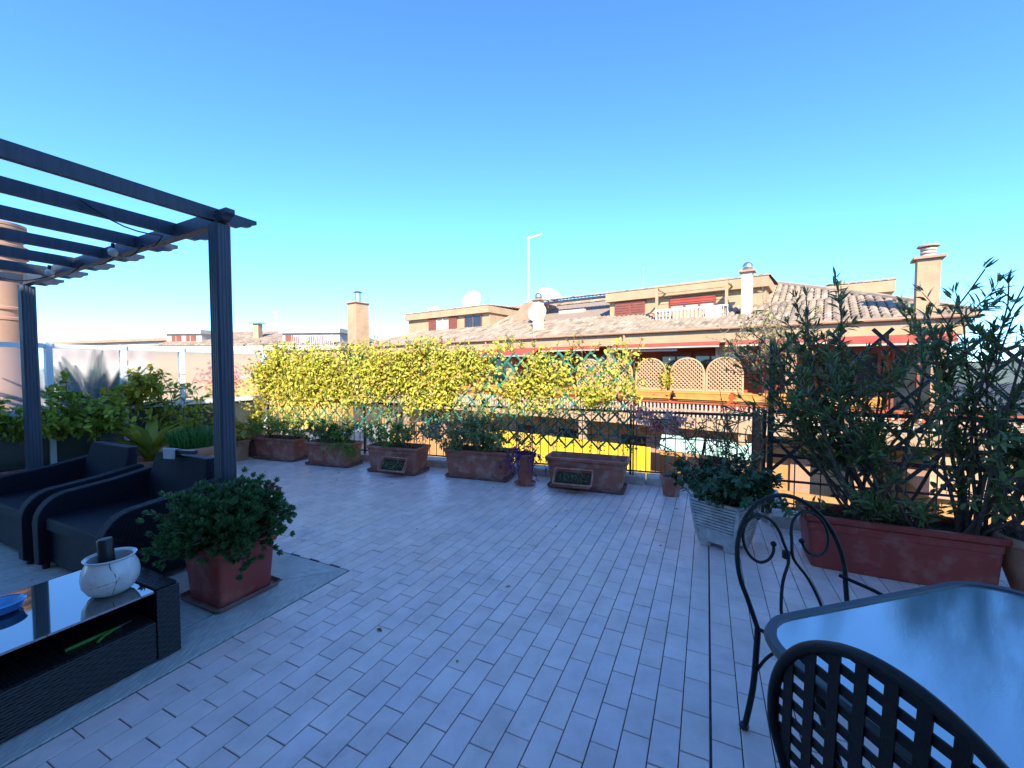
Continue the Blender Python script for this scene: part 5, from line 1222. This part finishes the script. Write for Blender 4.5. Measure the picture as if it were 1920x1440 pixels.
for x in (-13.0, -11.6):
    wn = MB().box(x - 0.45, x + 0.45, 0.93, 0.995, 3.35, 4.25).build('window', SHUT, dd); MB().box(x - 0.02, x + 0.02, 0.90, 0.929, 3.35, 4.25).build('frame', WALLW, wn)
dd = dorm2(-2.8, 2.2, 0.6, 3.1, 4.65)
for x in (-1.9, 0.2): 
    wn = MB().box(x - 0.6, x + 0.6, 0.53, 0.595, 3.3, 4.15).build('window', SHUT, dd); MB().box(x - 0.02, x + 0.02, 0.50, 0.529, 3.3, 4.15).build('frame', WALLW, wn)
m = MB()
for k in range(22): m.box(-1.2 + k*0.16, -1.16 + k*0.16, -0.28, -0.24, 3.3, 4.0)
m.box(-1.2, 2.2, -0.30, -0.22, 4.0, 4.06); m.build('balcony_rail', WHITE, dd)
c = MB().box(-6.6, -6.1, 2.0, 2.5, 3.6, 5.3).build('chimney', WALLC, B2); MB().box(-6.8, -5.9, 1.8, 2.7, 5.3, 5.42).build('cap', STEEL, c)
B3 = thing('apartment_building', 'low distant pale block with a flat roof far left', 'building', (-44, 46, 0), R(-20))
MB().box(-14, 14, 0, 10, -13.5, 4.3).build('wall', WALLW, B3); MB().box(-14.3, 14.3, -0.4, 10.3, 4.3, 4.6).build('roof', WALLP, B3)
for k in range(9):
    wn = MB().box(-12.5 + k*3, -11.2 + k*3, -0.03, -0.003, 2.3, 3.7).build('window', SHUT, B3)
an = thing('tv_antenna', 'faint distant mast above the flat roofed block', 'antenna', (-25.5, 45.2, 4.6)); MB().tube([(0, 0, -0.2), (0, 0, 3.0)], 0.06, 5).build('mast', WHITE, an); MB().tube([(-0.4, 0, 2.9), (0.4, 0, 3.0)], 0.05, 4).build('element', WHITE, an)

# ------------------------------------------------------------------ neighbour's terrace behind the frosted fence
nb = MB().prism([tuple((F0 + FD*7.6 - V*0.07)[:2]), tuple((F0 - V*0.07)[:2]), tuple((F0 - V*0.07 + U*3.4)[:2]), (-13, 14.5), (-18, 8), (-13, -1)], 'z', -13.5, -0.006)
nb.build('neighbour_terrace', KERB, kind='structure')
nw = thing('garden_wall', 'orange yellow plastered wall on the terrace behind the glass fence', 'wall', tuple(F0 - V*3.2 + U*2.2), TZ)
bevel(MB().box(-2.6, 2.9, 0, 0.22, -0.006, 1.22).build('wall', material('ochre_plaster', (0.62, 0.36, 0.07), 0.9, (0.55, 0.31, 0.06), 2, stain=(0.5, 0.32, 0.12)), nw), 0.01)
MB().box(-2.65, 2.95, -0.04, 0.26, 1.222, 1.30).build('coping', WALLW, nw)
# round chimney
rc = thing('round_chimney', 'thick round pinkish chimney with ring bands behind the pergola', 'chimney', (-11.05, 9.0, 0))
MB().lathe([(0.46, -0.006), (0.46, 2.5), (0.44, 2.5), (0.43, 4.05)], 32, cap0=True, cap1=True).build('shaft', WALLP, rc, True)
for z in (2.5, 2.72, 3.55, 3.7, 3.85, 4.05, 4.25, 4.42): MB().lathe([(0.43, z), (0.475, z + 0.02), (0.475, z + 0.07), (0.43, z + 0.09)], 32, cap0=False, cap1=False).build('ring', WALLP, rc, True)
MB().lathe([(0.40, 4.05), (0.40, 4.5), (0.46, 4.52), (0.46, 4.58), (0.2, 4.62)], 32, cap0=True, cap1=True).build('head', WALLP, rc, True)
# palm behind the glass
def palm(loc, n_fr, L, lab):
    t = plant('cycad_palm', lab, 'palm', loc); lv = Leaves(); st = []
    for k in range(n_fr):
        a = 2*pi*k/n_fr + rng.normal()*0.15; el = rng.uniform(0.5, 1.35); d = Vector((cos(a)*cos(el), sin(a)*cos(el), sin(el)))
        p = twig_path((0, 0, 0.55), d, L * rng.uniform(0.8, 1.05), 9, 0.02, -0.045); st.append(p); A_ = np.array(p); n = 40
        for sgn in (-1, 1):
            tt = np.linspace(0.15, 0.98, n); i = np.minimum((tt*9).astype(int), 8); fr = (tt*9 - i)[:, None]; P = A_[i]*(1 - fr) + A_[i+1]*fr; T_ = unit(A_[i+1] - A_[i]); S_ = unit(np.cross(T_, [0, 0, 1.0]))
            lv.add(P, T_*0.55 + S_*sgn*0.8 + np.array([0, 0, 0.25]), np.tile([0, 0, 1.0], (n, 1)), 0.17*np.sin(pi*(0.12 + 0.83*tt)), np.full(n, 0.026))
    MB().lathe([(0.16, 0.0), (0.18, 0.3), (0.13, 0.56), (0.05, 0.62)], 12, cap0=True, cap1=True).build('trunk', BARK, t, True)
    stems(st, 0.009, 0.004, L_PALM, 'fronds', t, 5); lv.build('leaflets', L_PALM, t, hi=False); return t
palm(tuple(F0 + FD*2.1 - V*0.62), 34, 1.22, 'dark cycad palm seen blurred through the frosted panes')
palm(tuple(F0 + FD*3.6 - V*1.0), 20, 1.05, 'smaller cycad blurred behind the last frosted pane')
bushy('red flowering bush blurred behind the corner pane', tuple(F0 + FD*0.25 - V*0.75), (0.5, 0.4), 1.5, 16, 500, 0.07, 0.05, L_GREEN, 'flowering_bush', 'bush', t0=0.3)
t = plant('red_blossoms', 'cluster of red blossoms blurred behind the corner pane', 'flowers', tuple(F0 + FD*0.25 - V*0.72 + Vector((0, 0, 1.25)))); lv = Leaves(); n = 340
lv.add(rng.normal(size=(n, 3)) * np.array([0.20, 0.14, 0.13]) + np.array([0, 0, 0.1]), rdir(n), rdir(n), rng.uniform(0.04, 0.07, n), rng.uniform(0.03, 0.05, n)); lv.build('petals', L_RED, t, hi=False)

# ------------------------------------------------------------------ sunlit lower roofs, tree and hill to the right
LR = thing('low_building', 'low sunlit tan building with a flat terrace roof below the oleander', 'building', (13.0, 10.5, 0), R(-30))
MB().box(-1.5, 14, 0, 9, -13.5, -2.0).build('wall', WALLO, LR); MB().box(-1.8, 14.3, -0.3, 9.3, -2.0, -1.7).build('roof', WALLP, LR); MB().box(-1.8, 14.3, -0.3, -0.1, -1.7, -0.9).build('parapet', WALLC, LR)
MB().box(3.5, 10, 4.5, 8.5, -1.7, 1.5).build('stair_head', WALLO, LR)
def tree(label, loc, h, r):
    t = plant('street_tree', label, 'tree', loc, 'trees in the street'); tr = twig_path((0, 0, 0), (0, 0, 1), h*0.6, 6, 0.05); st = []; lv = Leaves()
    for k in range(26):
        p = twig_path(tr[3 + k % 4], Vector((rng.normal(), rng.normal(), 0.8)), r*rng.uniform(0.7, 1.2), 6, 0.2, 0.05); st.append(p)
        for q in range(5): 
            c = np.array(p[rng.integers(2, 7)]); n = 42; lv.add(c + rng.normal(size=(n, 3))*r*0.14, rdir(n), rdir(n, 0.5), rng.uniform(0.14, 0.26, n), rng.uniform(0.08, 0.14, n))
    stems([tr], 0.22, 0.10, BARK, 'trunk', t, 8); stems(st, 0.07, 0.02, BARK, 'limbs', t); lv.build('crown', L_TREE, t, hi=False)
tree('round street tree below the right railing', (13.6, 8.4, -13.5), 13.0, 3.2); tree('street tree behind the low tan building', (25, 18, -13.5), 15.5, 3.6)
hl = MB(); n = 40; v = []
for k in range(n + 1):
    a = R(20) + R(140) * k / n; v += [(620*cos(a), 620*sin(a), -13.5), (760*cos(a), 760*sin(a), 6 + 9*sin(k*0.7) + 6*sin(k*1.9) + (14 if k < 12 else 0)), (900*cos(a), 900*sin(a), -13.5)]
hl.add(v, [(3*k + j, 3*k + 3 + j, 3*k + 4 + j, 3*k + 1 + j) for k in range(n) for j in (0, 1)]); hl.build('hills', material('far_hills', (0.12, 0.15, 0.12), 0.95), kind='structure')

# ------------------------------------------------------------------ fallen leaves and crumbs on the tiles
lv = Leaves(); n = 46
xs = np.concatenate([rng.uniform(0.2, 7.4, 30), rng.uniform(0.0, 7.0, 16)]); bk_ = np.concatenate([rng.uniform(0.45, 1.3, 30), rng.uniform(1.0, 4.0, 16)])
P = np.array([list(rail_pt(a, b, 0.004)) for a, b in zip(xs, bk_)]); D = rng.normal(size=(n, 3)); D[:, 2] = 0.06
lv.add(P, D, np.tile([0, 0, 1.0], (n, 1)) + rng.normal(size=(n, 3))*0.15, rng.uniform(0.02, 0.05, n), rng.uniform(0.012, 0.024, n))
o = lv.build('fallen_leaves', island_mat('dry_leaf', [(0.22, 0.12, 0.05), (0.36, 0.26, 0.06), (0.14, 0.08, 0.04), (0.12, 0.14, 0.04)], 0.8, 0.1)); tag(o, 'scattered dry fallen leaves on the terrace tiles', 'leaves')
